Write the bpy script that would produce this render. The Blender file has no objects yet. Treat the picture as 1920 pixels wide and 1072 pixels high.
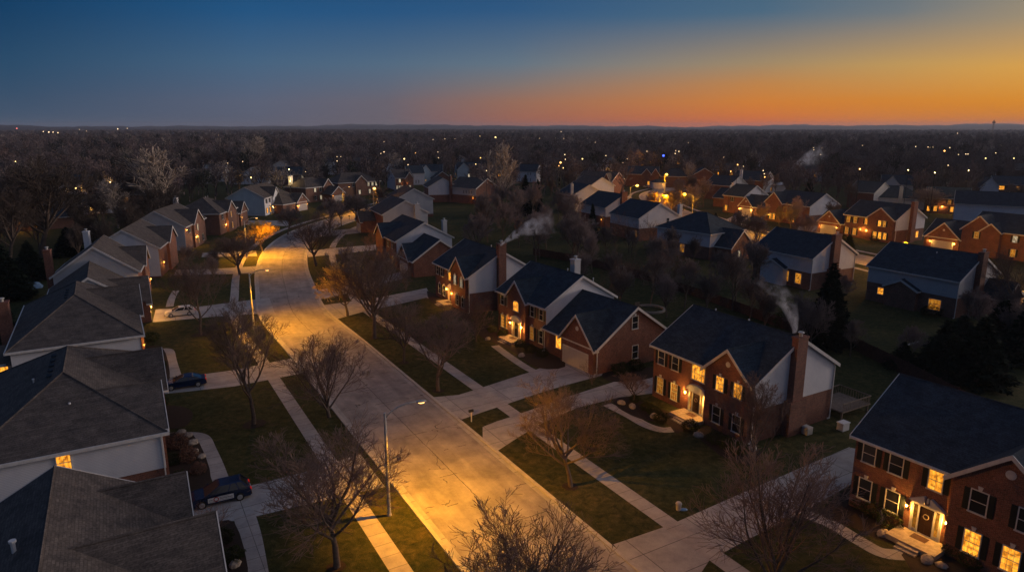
import bpy, math, random
import numpy as np
from mathutils import Vector, Matrix
R = math.radians
scene = bpy.context.scene
COL = scene.collection

# ------------------------------------------------------------------ camera
CAM_H, PITCH, FOC = 30.0, 13.1, 1280.0
cam_d = bpy.data.cameras.new('camera'); cam = bpy.data.objects.new('camera', cam_d); COL.objects.link(cam)
cam.location = (0, 0, CAM_H); cam.rotation_euler = (R(90 - PITCH), 0, 0)
cam_d.sensor_width = 36; cam_d.lens = 36 * FOC / 1920; cam_d.clip_start = 0.5; cam_d.clip_end = 40000
scene.camera = cam
def at(px, py, z=0.0):
    "world point at height z seen at photograph pixel (px, py)"
    dx = px - 960; dy = py - 536
    c, s = math.cos(R(PITCH)), math.sin(R(PITCH))
    t = (CAM_H - z) / (FOC * s + dy * c)
    return Vector((dx * t, (FOC * c - dy * s) * t, z))
def pix(x, y, z):
    c, s = math.cos(R(PITCH)), math.sin(R(PITCH))
    zc = y * c + (CAM_H - z) * s
    return 960 + FOC * x / zc, 536 + FOC * (-y * s + (CAM_H - z) * c) / zc

# ------------------------------------------------------------------ world: sky after sunset, glow low on the right
world = bpy.data.worlds.new('World'); scene.world = world; world.use_nodes = True
def build_world():
    nt = world.node_tree; N = nt.nodes; L = nt.links
    bg = N['Background']
    tc = N.new('ShaderNodeTexCoord'); sep = N.new('ShaderNodeSeparateXYZ'); L.new(tc.outputs['Generated'], sep.inputs[0])
    def mth(op, a, b=None, clamp=False):
        n = N.new('ShaderNodeMath'); n.operation = op; n.use_clamp = clamp
        for i, v in enumerate((a, b)):
            if v is None: continue
            if isinstance(v, (int, float)): n.inputs[i].default_value = v
            else: L.new(v, n.inputs[i])
        return n.outputs[0]
    el = mth('ARCSINE', sep.outputs['Z'])                      # radians
    az = mth('ARCTAN2', sep.outputs['X'], sep.outputs['Y'])     # 0 ahead, + right
    def ramp(fac, stops):
        r = N.new('ShaderNodeValToRGB'); r.color_ramp.interpolation = 'EASE' if False else 'LINEAR'
        e = r.color_ramp.elements
        while len(e) < len(stops): e.new(0.5)
        for k, (p, c) in enumerate(stops):
            e[k].position = p; e[k].color = (*c, 1)
        L.new(fac, r.inputs[0]); return r.outputs[0]
    # ramp factor: elevation / 90 deg, square-rooted so the low sky has resolution
    f = mth('SQRT', mth('DIVIDE', mth('MAXIMUM', el, 0.0), math.pi / 2, True))
    P = lambda deg: math.sqrt(deg / 90)
    def mix(fac, a, b):
        m = N.new('ShaderNodeMix'); m.data_type = 'RGBA'; L.new(fac, m.inputs[0]); L.new(a, m.inputs[6]); L.new(b, m.inputs[7]); return m.outputs[2]
    def seg(a0, a1):
        n = N.new('ShaderNodeMapRange'); n.interpolation_type = 'LINEAR'
        L.new(az, n.inputs[0]); n.inputs[1].default_value = R(a0); n.inputs[2].default_value = R(a1); return n.outputs[0]
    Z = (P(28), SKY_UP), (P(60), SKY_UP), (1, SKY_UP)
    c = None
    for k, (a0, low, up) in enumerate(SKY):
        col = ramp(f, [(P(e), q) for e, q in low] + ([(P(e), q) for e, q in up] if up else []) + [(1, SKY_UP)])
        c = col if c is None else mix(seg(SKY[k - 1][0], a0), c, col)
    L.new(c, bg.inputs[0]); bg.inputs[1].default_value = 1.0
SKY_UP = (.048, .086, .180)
SKY = [(-35, [(0, (.062, .095, .150)), (1.7, (.040, .080, .142)), (4.2, (.021, .070, .142)), (7.6, (.006, .048, .125)), (12, (.008, .035, .10))], [(30, (.03, .055, .12))]),
       (-20, [(0, (.100, .105, .150)), (1.9, (.100, .120, .180)), (4.7, (.060, .125, .215)), (8.3, (.016, .088, .215)), (12, (.012, .06, .16))], [(30, (.03, .06, .13))]),
       (-10, [(0, (.14, .105, .12)), (2, (.14, .125, .155)), (4.8, (.085, .145, .22)), (8.6, (.020, .090, .215)), (12, (.016, .065, .165))], [(30, (.04, .065, .14))]),
       (0, [(0, (.36, .115, .065)), (.5, (.35, .12, .070)), (2, (.31, .15, .10)), (3.3, (.21, .170, .16)), (4.9, (.125, .175, .225)), (8.9, (.026, .095, .215)), (12, (.02, .07, .17))], [(30, (.05, .075, .15))]),
       (19, [(0, (.66, .125, .012)), (.4, (.68, .14, .013)), (1.9, (.64, .21, .028)), (3.2, (.53, .23, .065)), (4.7, (.35, .25, .14)), (8.3, (.070, .140, .215)), (12, (.05, .11, .19))], [(30, (.10, .11, .16))]),
       (28, [(0, (.63, .135, .008)), (1.8, (.67, .23, .018)), (4.3, (.52, .31, .10)), (7.8, (.155, .185, .205)), (12, (.10, .14, .19))], [(30, (.15, .15, .19))]),
       (36, [(0, (.60, .14, .004)), (.3, (.63, .17, .004)), (1.6, (.70, .25, .010)), (3.9, (.68, .35, .070)), (7.0, (.33, .265, .175)), (12, (.20, .20, .19))], [(30, (.24, .22, .24))]),
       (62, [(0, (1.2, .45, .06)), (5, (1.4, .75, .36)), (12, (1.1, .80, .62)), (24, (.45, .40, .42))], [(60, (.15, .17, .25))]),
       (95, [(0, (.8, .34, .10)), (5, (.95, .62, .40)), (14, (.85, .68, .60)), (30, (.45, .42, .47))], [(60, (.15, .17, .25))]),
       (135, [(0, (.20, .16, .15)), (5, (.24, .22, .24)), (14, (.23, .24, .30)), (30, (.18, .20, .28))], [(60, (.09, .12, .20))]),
       (175, [(0, (.06, .06, .09)), (12, (.07, .07, .11))], [(30, (.06, .075, .13))])]
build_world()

# afterglow of the sun just below the right-hand horizon: wide, weak and warm
sl = bpy.data.lights.new('sun', 'SUN'); sl.energy = 1.25; sl.angle = R(14); sl.color = (1, .80, .70)
so = bpy.data.objects.new('sun', sl); COL.objects.link(so)
so.rotation_euler = Vector((math.sin(R(72)) * math.cos(R(8)), math.cos(R(72)) * math.cos(R(8)), math.sin(R(8)))).to_track_quat('Z', 'Y').to_euler()
vs = scene.view_settings
vs.view_transform = 'Standard'; vs.look = 'None'; vs.gamma = 1.0; vs.exposure = 0.0
cy = scene.cycles
try:
    cy.use_denoising = True; cy.denoiser = 'OPENIMAGEDENOISE'
except Exception: pass
cy.use_adaptive_sampling = False; cy.max_bounces = 4; cy.diffuse_bounces = 2; cy.glossy_bounces = 2; cy.transmission_bounces = 2; cy.volume_bounces = 0
cy.transparent_max_bounces = 8; cy.caustics_reflective = False; cy.caustics_refractive = False
cy.sample_clamp_indirect = 3.0; cy.use_light_tree = True
cy.volume_step_rate = 2.0; cy.volume_max_steps = 64

# ------------------------------------------------------------------ materials
def mat(name, base, rough=.8, metal=0, spec=.3, emit=None, estr=0, build=None):
    m = bpy.data.materials.new(name); m.use_nodes = True
    b = m.node_tree.nodes['Principled BSDF']
    b.inputs['Base Color'].default_value = (*base, 1); b.inputs['Roughness'].default_value = rough
    b.inputs['Metallic'].default_value = metal; b.inputs['Specular IOR Level'].default_value = spec
    if emit: b.inputs['Emission Color'].default_value = (*emit, 1); b.inputs['Emission Strength'].default_value = estr
    if build: build(m.node_tree, m.node_tree.nodes, m.node_tree.links, b)
    return m
def nmath(N, L, op, a, b=None, clamp=False):
    n = N.new('ShaderNodeMath'); n.operation = op; n.use_clamp = clamp
    for i, v in enumerate((a, b)):
        if v is None: continue
        if isinstance(v, (int, float)): n.inputs[i].default_value = v
        else: L.new(v, n.inputs[i])
    return n.outputs[0]
def noise(N, L, vec, scale, detail=3, rough=.6, dist=0):
    n = N.new('ShaderNodeTexNoise'); n.inputs['Scale'].default_value = scale; n.inputs['Detail'].default_value = detail
    n.inputs['Roughness'].default_value = rough; n.inputs['Distortion'].default_value = dist
    if vec is not None: L.new(vec, n.inputs['Vector'])
    return n.outputs['Fac']
def ramp2(N, L, fac, stops):
    r = N.new('ShaderNodeValToRGB'); e = r.color_ramp.elements
    while len(e) < len(stops): e.new(.5)
    for k, (p, c) in enumerate(stops):
        e[k].position = p; e[k].color = (*c, 1) if len(c) == 3 else c
    L.new(fac, r.inputs[0]); return r.outputs[0]
def coords(N, kind='Object'):
    return N.new('ShaderNodeTexCoord').outputs[kind]
def mixc(N, L, fac, a, b, mode='MIX'):
    m = N.new('ShaderNodeMix'); m.data_type = 'RGBA'; m.blend_type = mode
    for i, v in ((0, fac), (6, a), (7, b)):
        if isinstance(v, (int, float)): m.inputs[i].default_value = v
        elif isinstance(v, tuple): m.inputs[i].default_value = (*v, 1)
        else: L.new(v, m.inputs[i])
    return m.outputs[2]
def bump(N, L, b, h, strength=.5, dist=.02):
    n = N.new('ShaderNodeBump'); n.inputs['Strength'].default_value = strength; n.inputs['Distance'].default_value = dist
    L.new(h, n.inputs['Height']); L.new(n.outputs[0], b.inputs['Normal'])
def wallvec(N, L):
    s = N.new('ShaderNodeSeparateXYZ'); L.new(coords(N), s.inputs[0])
    c = N.new('ShaderNodeCombineXYZ'); L.new(nmath(N, L, 'ADD', s.outputs[0], s.outputs[1]), c.inputs[0]); L.new(s.outputs[2], c.inputs[1])
    return c.outputs[0], s

def brick_nodes(c1, c2, mortar):
    def f(nt, N, L, b):
        v, s = wallvec(N, L)
        t = N.new('ShaderNodeTexBrick'); L.new(v, t.inputs['Vector'])
        t.inputs['Scale'].default_value = 1; t.inputs['Brick Width'].default_value = .24; t.inputs['Row Height'].default_value = .085
        t.inputs['Mortar Size'].default_value = .012; t.inputs['Color1'].default_value = (*c1, 1); t.inputs['Color2'].default_value = (*c2, 1); t.inputs['Mortar'].default_value = (*mortar, 1)
        n = noise(N, L, coords(N), .7, 4); n9 = noise(N, L, coords(N), 7, 3, .8)
        col = mixc(N, L, 1.0, t.outputs[0], ramp2(N, L, n, [(.3, (.72, .72, .72)), (.75, (1.15, 1.1, 1.05))]), 'MULTIPLY')
        col = mixc(N, L, 1.0, col, ramp2(N, L, n9, [(.3, (.6, .6, .6)), (.7, (1.4, 1.35, 1.3))]), 'MULTIPLY')
        L.new(col, b.inputs['Base Color']); bump(N, L, b, t.outputs['Fac'], -.4, .01)
    return f
def siding_nodes(c):
    def f(nt, N, L, b):
        v, s = wallvec(N, L)
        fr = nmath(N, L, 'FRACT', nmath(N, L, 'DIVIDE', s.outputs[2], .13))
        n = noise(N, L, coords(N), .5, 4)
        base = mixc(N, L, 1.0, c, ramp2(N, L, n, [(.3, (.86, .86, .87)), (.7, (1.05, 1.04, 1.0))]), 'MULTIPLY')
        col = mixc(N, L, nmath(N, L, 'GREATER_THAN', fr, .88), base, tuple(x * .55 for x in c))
        L.new(col, b.inputs['Base Color']); bump(N, L, b, fr, .5, .02)
    return f
def shingle_nodes(c):
    def f(nt, N, L, b):
        s = N.new('ShaderNodeSeparateXYZ'); L.new(coords(N), s.inputs[0])
        cb = N.new('ShaderNodeCombineXYZ')
        L.new(nmath(N, L, 'ADD', s.outputs[0], nmath(N, L, 'MULTIPLY', s.outputs[1], .37)), cb.inputs[0]); L.new(nmath(N, L, 'MULTIPLY', s.outputs[2], 2.0), cb.inputs[1])
        t = N.new('ShaderNodeTexBrick'); L.new(cb.outputs[0], t.inputs['Vector']); t.inputs['Scale'].default_value = 1
        t.inputs['Brick Width'].default_value = .42; t.inputs['Row Height'].default_value = .17; t.inputs['Mortar Size'].default_value = .02; t.inputs['Bias'].default_value = 0
        t.inputs['Color1'].default_value = (*[x * .80 for x in c], 1); t.inputs['Color2'].default_value = (*[x * 1.2 for x in c], 1); t.inputs['Mortar'].default_value = (*[x * .72 for x in c], 1)
        n = noise(N, L, coords(N), .9, 5, .7); n2 = noise(N, L, coords(N), 9, 2)
        col = mixc(N, L, 1.0, t.outputs[0], ramp2(N, L, n, [(.3, (.62, .63, .66)), (.72, (1.34, 1.3, 1.24))]), 'MULTIPLY')
        col = mixc(N, L, 1.0, col, ramp2(N, L, n2, [(.3, (.7, .7, .7)), (.7, (1.3, 1.3, 1.3))]), 'MULTIPLY')
        L.new(col, b.inputs['Base Color']); bump(N, L, b, t.outputs['Fac'], -.6, .02)
    return f
def grass_nodes(nt, N, L, b):
    v = coords(N)
    n1 = noise(N, L, v, .11, 5, .65); n2 = noise(N, L, v, 1.3, 6, .75, .6); n3 = noise(N, L, v, 14, 3, .7)
    c = ramp2(N, L, n2, [(.30, (.014, .022, .008)), (.5, (.050, .055, .020)), (.68, (.098, .083, .038)), (.85, (.14, .115, .060))])
    c = mixc(N, L, 1.0, c, ramp2(N, L, n1, [(.3, (.5, .66, .6)), (.7, (1.35, 1.12, 1.0))]), 'MULTIPLY')
    c = mixc(N, L, 1.0, c, ramp2(N, L, n3, [(.25, (.35, .35, .35)), (.75, (1.75, 1.7, 1.6))]), 'MULTIPLY')
    L.new(c, b.inputs['Base Color']); bump(N, L, b, nmath(N, L, 'ADD', n3, n2), .9, .06)
def concrete_nodes(base, joint=1.5, jw=.012, rot=30):
    def f(nt, N, L, b):
        mp = N.new('ShaderNodeMapping'); L.new(coords(N), mp.inputs[0]); mp.inputs['Rotation'].default_value = (0, 0, R(-rot))
        t = N.new('ShaderNodeTexBrick'); L.new(mp.outputs[0], t.inputs['Vector']); t.offset = 0; t.inputs['Scale'].default_value = 1
        t.inputs['Brick Width'].default_value = joint * 2; t.inputs['Row Height'].default_value = joint; t.inputs['Mortar Size'].default_value = jw
        t.inputs['Color1'].default_value = (*[x * .93 for x in base], 1); t.inputs['Color2'].default_value = (*[x * 1.06 for x in base], 1); t.inputs['Mortar'].default_value = (*[x * .3 for x in base], 1)
        n = noise(N, L, mp.outputs[0], .5, 6, .7); n2 = noise(N, L, mp.outputs[0], 22, 2)
        c = mixc(N, L, 1.0, t.outputs[0], ramp2(N, L, n, [(.3, (.66, .66, .67)), (.7, (1.14, 1.12, 1.08))]), 'MULTIPLY')
        c = mixc(N, L, 1.0, c, ramp2(N, L, n2, [(.3, (.88, .88, .88)), (.7, (1.08, 1.08, 1.08))]), 'MULTIPLY')
        L.new(c, b.inputs['Base Color'])
    return f
def road_nodes(nt, N, L, b):
    base = (.36, .33, .31)
    uv = coords(N, 'UV'); s = N.new('ShaderNodeSeparateXYZ'); L.new(uv, s.inputs[0])
    v = coords(N)
    wob = nmath(N, L, 'MULTIPLY', nmath(N, L, 'SUBTRACT', noise(N, L, v, 1.2, 3), .5), .25)
    def line(x, w):
        return nmath(N, L, 'LESS_THAN', nmath(N, L, 'ABSOLUTE', nmath(N, L, 'ADD', x, wob)), w)
    mid = line(s.outputs[1], .03)
    # transverse joints every 4.6 m with breaks
    fr = nmath(N, L, 'SUBTRACT', nmath(N, L, 'FRACT', nmath(N, L, 'DIVIDE', s.outputs[0], 4.6)), .5)
    tr = nmath(N, L, 'LESS_THAN', nmath(N, L, 'ABSOLUTE', nmath(N, L, 'ADD', fr, nmath(N, L, 'MULTIPLY', wob, .25))), .008)
    gate = nmath(N, L, 'GREATER_THAN', noise(N, L, v, .45, 2), .50)
    cr = N.new('ShaderNodeTexVoronoi'); cr.feature = 'DISTANCE_TO_EDGE'; cr.inputs['Scale'].default_value = .16
    wv = N.new('ShaderNodeVectorMath'); wv.operation = 'ADD'; L.new(v, wv.inputs[0])
    nn = N.new('ShaderNodeTexNoise'); nn.inputs['Scale'].default_value = .5; L.new(v, nn.inputs['Vector']); sc = N.new('ShaderNodeVectorMath'); sc.operation = 'SCALE'; sc.inputs[3].default_value = 3; L.new(nn.outputs['Color'], sc.inputs[0]); L.new(sc.outputs[0], wv.inputs[1])
    L.new(wv.outputs[0], cr.inputs['Vector'])
    crack = nmath(N, L, 'MULTIPLY', nmath(N, L, 'LESS_THAN', cr.outputs[0], .005), nmath(N, L, 'GREATER_THAN', noise(N, L, v, .21, 2), .56))
    k = nmath(N, L, 'MAXIMUM', nmath(N, L, 'MAXIMUM', mid, nmath(N, L, 'MULTIPLY', tr, gate)), crack)
    # long soft stains along the wheel tracks
    st = N.new('ShaderNodeCombineXYZ'); L.new(nmath(N, L, 'MULTIPLY', s.outputs[0], .12), st.inputs[0]); L.new(s.outputs[1], st.inputs[1])
    n = noise(N, L, st.outputs[0], .9, 5, .6); n2 = noise(N, L, v, .35, 6, .7); n3 = noise(N, L, v, 18, 2)
    c = mixc(N, L, 1.0, base, ramp2(N, L, n, [(.3, (.74, .74, .76)), (.7, (1.1, 1.09, 1.07))]), 'MULTIPLY')
    c = mixc(N, L, 1.0, c, ramp2(N, L, n2, [(.32, (.60, .60, .62)), (.68, (1.16, 1.14, 1.12))]), 'MULTIPLY')
    c = mixc(N, L, 1.0, c, ramp2(N, L, n3, [(.3, (.88, .88, .88)), (.7, (1.08, 1.08, 1.08))]), 'MULTIPLY')
    c = mixc(N, L, nmath(N, L, 'MULTIPLY', k, .88), c, (.05, .045, .04))
    L.new(c, b.inputs['Base Color'])
def speckle(base, sc=3, lo=.6, hi=1.3):
    def f(nt, N, L, b):
        n = noise(N, L, coords(N), sc, 5, .7)
        L.new(mixc(N, L, 1.0, base, ramp2(N, L, n, [(.3, (lo,) * 3), (.7, (hi,) * 3)]), 'MULTIPLY'), b.inputs['Base Color'])
        bump(N, L, b, n, .6, .03)
    return f
def objvar(base, lo=.7, hi=1.35, hue=None):
    def f(nt, N, L, b):
        oi = N.new('ShaderNodeObjectInfo')
        c = mixc(N, L, 1.0, base, ramp2(N, L, oi.outputs['Random'], [(0, (lo, lo, lo)), (.5, (1, .96, .93)), (1, (hi, hi * .9, hi * .85))]), 'MULTIPLY')
        L.new(c, b.inputs['Base Color'])
    return f
def attrcol(nt, N, L, b):
    a = N.new('ShaderNodeAttribute'); a.attribute_name = 'tint'; L.new(a.outputs['Color'], b.inputs['Base Color'])
def lit_nodes(strength, cold=False):
    def f(nt, N, L, b):
        s = N.new('ShaderNodeSeparateXYZ'); L.new(coords(N), s.inputs[0]); oi = N.new('ShaderNodeObjectInfo')
        off = nmath(N, L, 'MULTIPLY', oi.outputs['Random'], 37.0)
        cb = N.new('ShaderNodeCombineXYZ'); L.new(nmath(N, L, 'ADD', nmath(N, L, 'MULTIPLY', s.outputs[0], 5.0), off), cb.inputs[0]); L.new(nmath(N, L, 'MULTIPLY', s.outputs[2], 1.1), cb.inputs[1])
        n = noise(N, L, cb.outputs[0], 1.3, 3, .6)
        cb2 = N.new('ShaderNodeCombineXYZ'); L.new(nmath(N, L, 'ADD', s.outputs[0], off), cb2.inputs[0]); L.new(s.outputs[2], cb2.inputs[1])
        n2 = noise(N, L, cb2.outputs[0], 2.6, 2, .5)
        if cold: c = ramp2(N, L, n, [(.3, (.30, .25, .18)), (.7, (1.0, .86, .58))])
        else: c = ramp2(N, L, n, [(.28, (.45, .12, .010)), (.5, (1.0, .37, .026)), (.72, (1.0, .52, .07))])
        c = mixc(N, L, 1.0, c, ramp2(N, L, n2, [(.36, (.42, .34, .26)), (.58, (1.12, 1.12, 1.12))]), 'MULTIPLY')
        L.new(c, b.inputs['Emission Color'])
        L.new(nmath(N, L, 'MULTIPLY', nmath(N, L, 'ADD', .5, nmath(N, L, 'MULTIPLY', oi.outputs['Random'], .8)), strength), b.inputs['Emission Strength'])
    return f

M = {}
M['grass'] = mat('lawn_grass', (.05, .06, .02), .95, spec=.1, build=grass_nodes)
M['road'] = mat('road_concrete', (.36, .34, .32), .85, build=road_nodes)
M['concrete'] = mat('concrete', (.4, .38, .36), .85, build=concrete_nodes((.42, .40, .385), 3.0, .03))
M['walk'] = mat('walk_concrete', (.4, .38, .36), .85, build=concrete_nodes((.42, .385, .36), 1.5, .02))
M['kerb'] = mat('kerb_concrete', (.42, .4, .37), .8, build=speckle((.46, .43, .39), 1.2, .75, 1.15))
M['mulch'] = mat('mulch', (.03, .02, .015), .95, build=speckle((.035, .022, .015), 5))
M['brick'] = mat('red_brick', (.2, .07, .05), .85, build=brick_nodes((.25, .082, .050), (.15, .050, .034), (.22, .17, .14)))
M['brick2'] = mat('brown_brick', (.2, .07, .05), .85, build=brick_nodes((.24, .10, .065), (.16, .07, .05), (.24, .19, .16)))
M['siding'] = mat('pale_siding', (.5, .48, .46), .7, build=siding_nodes((.74, .75, .79)))
M['siding2'] = mat('grey_siding', (.4, .4, .38), .7, build=siding_nodes((.56, .56, .575)))
M['siding3'] = mat('blue_siding', (.4, .4, .38), .7, build=siding_nodes((.44, .56, .64)))
M['shingle'] = mat('dark_shingle', (.05, .05, .055), .9, spec=.2, build=shingle_nodes((.033, .050, .068)))
M['shingle2'] = mat('brown_shingle', (.1, .08, .07), .9, spec=.2, build=shingle_nodes((.100, .086, .078)))
M['trim'] = mat('white_trim', (.6, .58, .55), .5, build=speckle((.62, .60, .57), 2, .8, 1.1))
M['shutter'] = mat('dark_shutter', (.012, .016, .016), .5)
M['glass'] = mat('dark_glass', (.02, .022, .026), .12, spec=.7)
M['lit'] = mat('lit_window', (.02, .02, .02), .3, build=lit_nodes(1.5))
M['litdim'] = mat('dim_lit_window', (.02, .02, .02), .3, build=lit_nodes(.55))
M['litpale'] = mat('pale_lit_window', (.02, .02, .02), .3, build=lit_nodes(.9, True))
M['bulb'] = mat('lamp_bulb', (1, .8, .5), .5, emit=(1, .46, .07), estr=3.0)
M['sodium'] = mat('sodium_lens', (1, .8, .5), .5, emit=(1, .50, .12), estr=5.0)
M['door'] = mat('dark_door', (.035, .018, .012), .4)
M['garage'] = mat('garage_panel', (.5, .47, .44), .6, build=speckle((.50, .47, .44), 1, .9, 1.05))
M['metal'] = mat('galvanised', (.4, .4, .4), .6, metal=.0, build=speckle((.46, .45, .42), 6, .8, 1.1))
M['darkmetal'] = mat('dark_metal', (.03, .03, .03), .5, metal=.3)
M['stone'] = mat('stone', (.3, .27, .23), .9, build=speckle((.34, .29, .24), 3))
M['bark'] = mat('bark', (.06, .045, .035), .95, build=speckle((.13, .098, .078), 4))
M['twig'] = mat('twig', (.06, .045, .04), .95, build=objvar((.165, .118, .100), .75, 1.3))
M['midtwig'] = mat('pale_twig', (.06, .045, .04), .95, build=objvar((.22, .178, .165), .6, 1.35))
M['palebark'] = mat('pale_bark', (.3, .26, .22), .9, build=speckle((.42, .35, .29), 2))
M['lampgold'] = mat('lamplit_twig', (.2, .15, .05), .9, build=objvar((.46, .33, .12), .9, 1.1))  # gold of the street lamps painted into the twig colour
M['forest'] = mat('forest_twigs', (.06, .05, .045), .95, build=attrcol)
M['needle'] = mat('needles', (.012, .02, .012), .95, spec=.1, build=objvar((.014, .024, .014), .7, 1.3))
M['shrub'] = mat('shrub_leaf', (.03, .04, .015), .9, spec=.1, build=objvar((.036, .048, .016), .6, 1.4))
M['redshrub'] = mat('red_shrub_twig', (.08, .045, .03), .9, build=objvar((.17, .095, .068), .8, 1.3))
M['fence'] = mat('fence_wood', (.06, .04, .03), .9, build=speckle((.085, .045, .032), 3))
M['deckwood'] = mat('deck_wood', (.2, .15, .11), .8, build=speckle((.2, .15, .11), 3))
M['canopy'] = mat('far_canopy', (.05, .04, .04), .95, build=speckle((.048, .038, .036), .02, .6, 1.4))
M['hill'] = mat('far_hill', (.05, .05, .06), .95, build=speckle((.03, .03, .04), .004, .7, 1.2))
M['tarp'] = mat('blue_tarp', (.2, .35, .5), .4, build=speckle((.20, .33, .48), 2, .6, 1.3))
M['tyre'] = mat('tyre', (.015, .015, .015), .8)
M['rim'] = mat('rim', (.5, .5, .5), .35, metal=.7)
M['silver'] = mat('silver_paint', (.62, .60, .56), .35, metal=.0, spec=.6)
M['navy'] = mat('navy_paint', (.008, .018, .060), .25, metal=.3, spec=.7)
M['bluepaint'] = mat('blue_paint', (.006, .022, .085), .25, metal=.3, spec=.7)
M['carglass'] = mat('car_glass', (.01, .012, .015), .08, spec=.8)
M['tail'] = mat('tail_lens', (.35, .01, .01), .2, emit=(1, .03, .02), estr=.25)
M['head'] = mat('head_lens', (.6, .6, .6), .15)
M['white'] = mat('white_plastic', (.6, .6, .6), .5)
M['red'] = mat('red_print', (.35, .03, .02), .6)
M['wreath'] = mat('wreath', (.3, .26, .2), .9)

# ------------------------------------------------------------------ mesh helpers
class MB:
    def __init__(s): s.v = []; s.f = []; s.uv = None
    def poly(s, pts):
        n = len(s.v); s.v += [tuple(p) for p in pts]; s.f.append(tuple(range(n, n + len(pts)))); return s
    def hexa(s, p):
        n = len(s.v); s.v += [tuple(q) for q in p]
        for f in ((0, 3, 2, 1), (4, 5, 6, 7), (0, 1, 5, 4), (1, 2, 6, 5), (2, 3, 7, 6), (3, 0, 4, 7)): s.f.append(tuple(n + i for i in f))
        return s
    def box(s, x0, x1, y0, y1, z0, z1):
        return s.hexa([(x0, y0, z0), (x1, y0, z0), (x1, y1, z0), (x0, y1, z0), (x0, y0, z1), (x1, y0, z1), (x1, y1, z1), (x0, y1, z1)])
    def prism(s, pts, d):
        "extrude polygon pts by vector d"
        n = len(s.v); k = len(pts); s.v += [tuple(p) for p in pts] + [tuple(p[i] + d[i] for i in range(3)) for p in pts]
        s.f.append(tuple(range(n + k - 1, n - 1, -1))); s.f.append(tuple(range(n + k, n + 2 * k)))
        for i in range(k):
            j = (i + 1) % k; s.f.append((n + i, n + j, n + k + j, n + k + i))
        return s
    def tube(s, path, rad, sides=8, cap=True):
        n0 = len(s.v); P = [Vector(p) for p in path]
        if isinstance(rad, (int, float)): rad = [rad] * len(P)
        for i, p in enumerate(P):
            d = (P[min(i + 1, len(P) - 1)] - P[max(i - 1, 0)]).normalized()
            a = d.cross(Vector((0, 0, 1)));
            if a.length < .05: a = d.cross(Vector((1, 0, 0)))
            a.normalize(); b = d.cross(a)
            for k in range(sides):
                t = 2 * math.pi * k / sides; s.v.append(tuple(p + (a * math.cos(t) + b * math.sin(t)) * rad[i]))
        for i in range(len(P) - 1):
            for k in range(sides):
                a0 = n0 + i * sides + k; a1 = n0 + i * sides + (k + 1) % sides; s.f.append((a0, a1, a1 + sides, a0 + sides))
        if cap:
            s.f.append(tuple(range(n0 + sides - 1, n0 - 1, -1))); m = n0 + (len(P) - 1) * sides; s.f.append(tuple(range(m, m + sides)))
        return s
    def ball(s, c, r, nu=10, nv=6):
        if isinstance(r, (int, float)): r = (r, r, r)
        n0 = len(s.v)
        for i in range(nv + 1):
            p = math.pi * i / nv
            for k in range(nu):
                t = 2 * math.pi * k / nu
                s.v.append((c[0] + r[0] * math.sin(p) * math.cos(t), c[1] + r[1] * math.sin(p) * math.sin(t), c[2] + r[2] * math.cos(p)))
        for i in range(nv):
            for k in range(nu):
                a = n0 + i * nu + k; b = n0 + i * nu + (k + 1) % nu; s.f.append((a, a + nu, b + nu, b))
        return s
    def mesh(s, name, m, smooth=False):
        me = bpy.data.meshes.new(name); me.from_pydata(s.v, [], s.f); me.update()
        if m: me.materials.append(m)
        if smooth: me.shade_smooth()
        return me
    def build(s, name, m, parent=None, loc=None, rz=0, smooth=False):
        return put(name, s.mesh(name, m, smooth), parent, loc, rz)
def put(name, me, parent=None, loc=None, rz=0):
    o = bpy.data.objects.new(name, me); COL.objects.link(o)
    if parent: o.parent = parent
    if loc is not None: o.location = loc
    if rz: o.rotation_euler = (0, 0, rz)
    return o
def tag(o, label, cat, group=None, kind=None):
    if label: o['label'] = label
    if cat: o['category'] = cat
    if group: o['group'] = group
    if kind: o['kind'] = kind
    return o
def thing(name, label, cat, loc, rz=0, group=None):
    o = bpy.data.objects.new(name, None); COL.objects.link(o); o.location = loc; o.rotation_euler = (0, 0, rz); o.empty_display_size = .3
    return tag(o, label, cat, group)
def structure(o): o['kind'] = 'structure'; return o
def np_mesh(name, verts, faces, m, tint=None):
    "verts (n,3), faces (k,3|4) arrays"
    me = bpy.data.meshes.new(name); k = faces.shape[1]
    me.vertices.add(len(verts)); me.vertices.foreach_set('co', verts.astype(np.float32).ravel())
    me.loops.add(faces.size); me.loops.foreach_set('vertex_index', faces.astype(np.int32).ravel())
    me.polygons.add(len(faces)); me.polygons.foreach_set('loop_start', np.arange(0, faces.size, k, dtype=np.int32))
    if tint is not None:
        a = me.color_attributes.new('tint', 'FLOAT_COLOR', 'POINT'); a.data.foreach_set('color', np.c_[tint, np.ones(len(tint))].astype(np.float32).ravel())
    me.update(calc_edges=True); me.materials.append(m); return me

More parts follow.
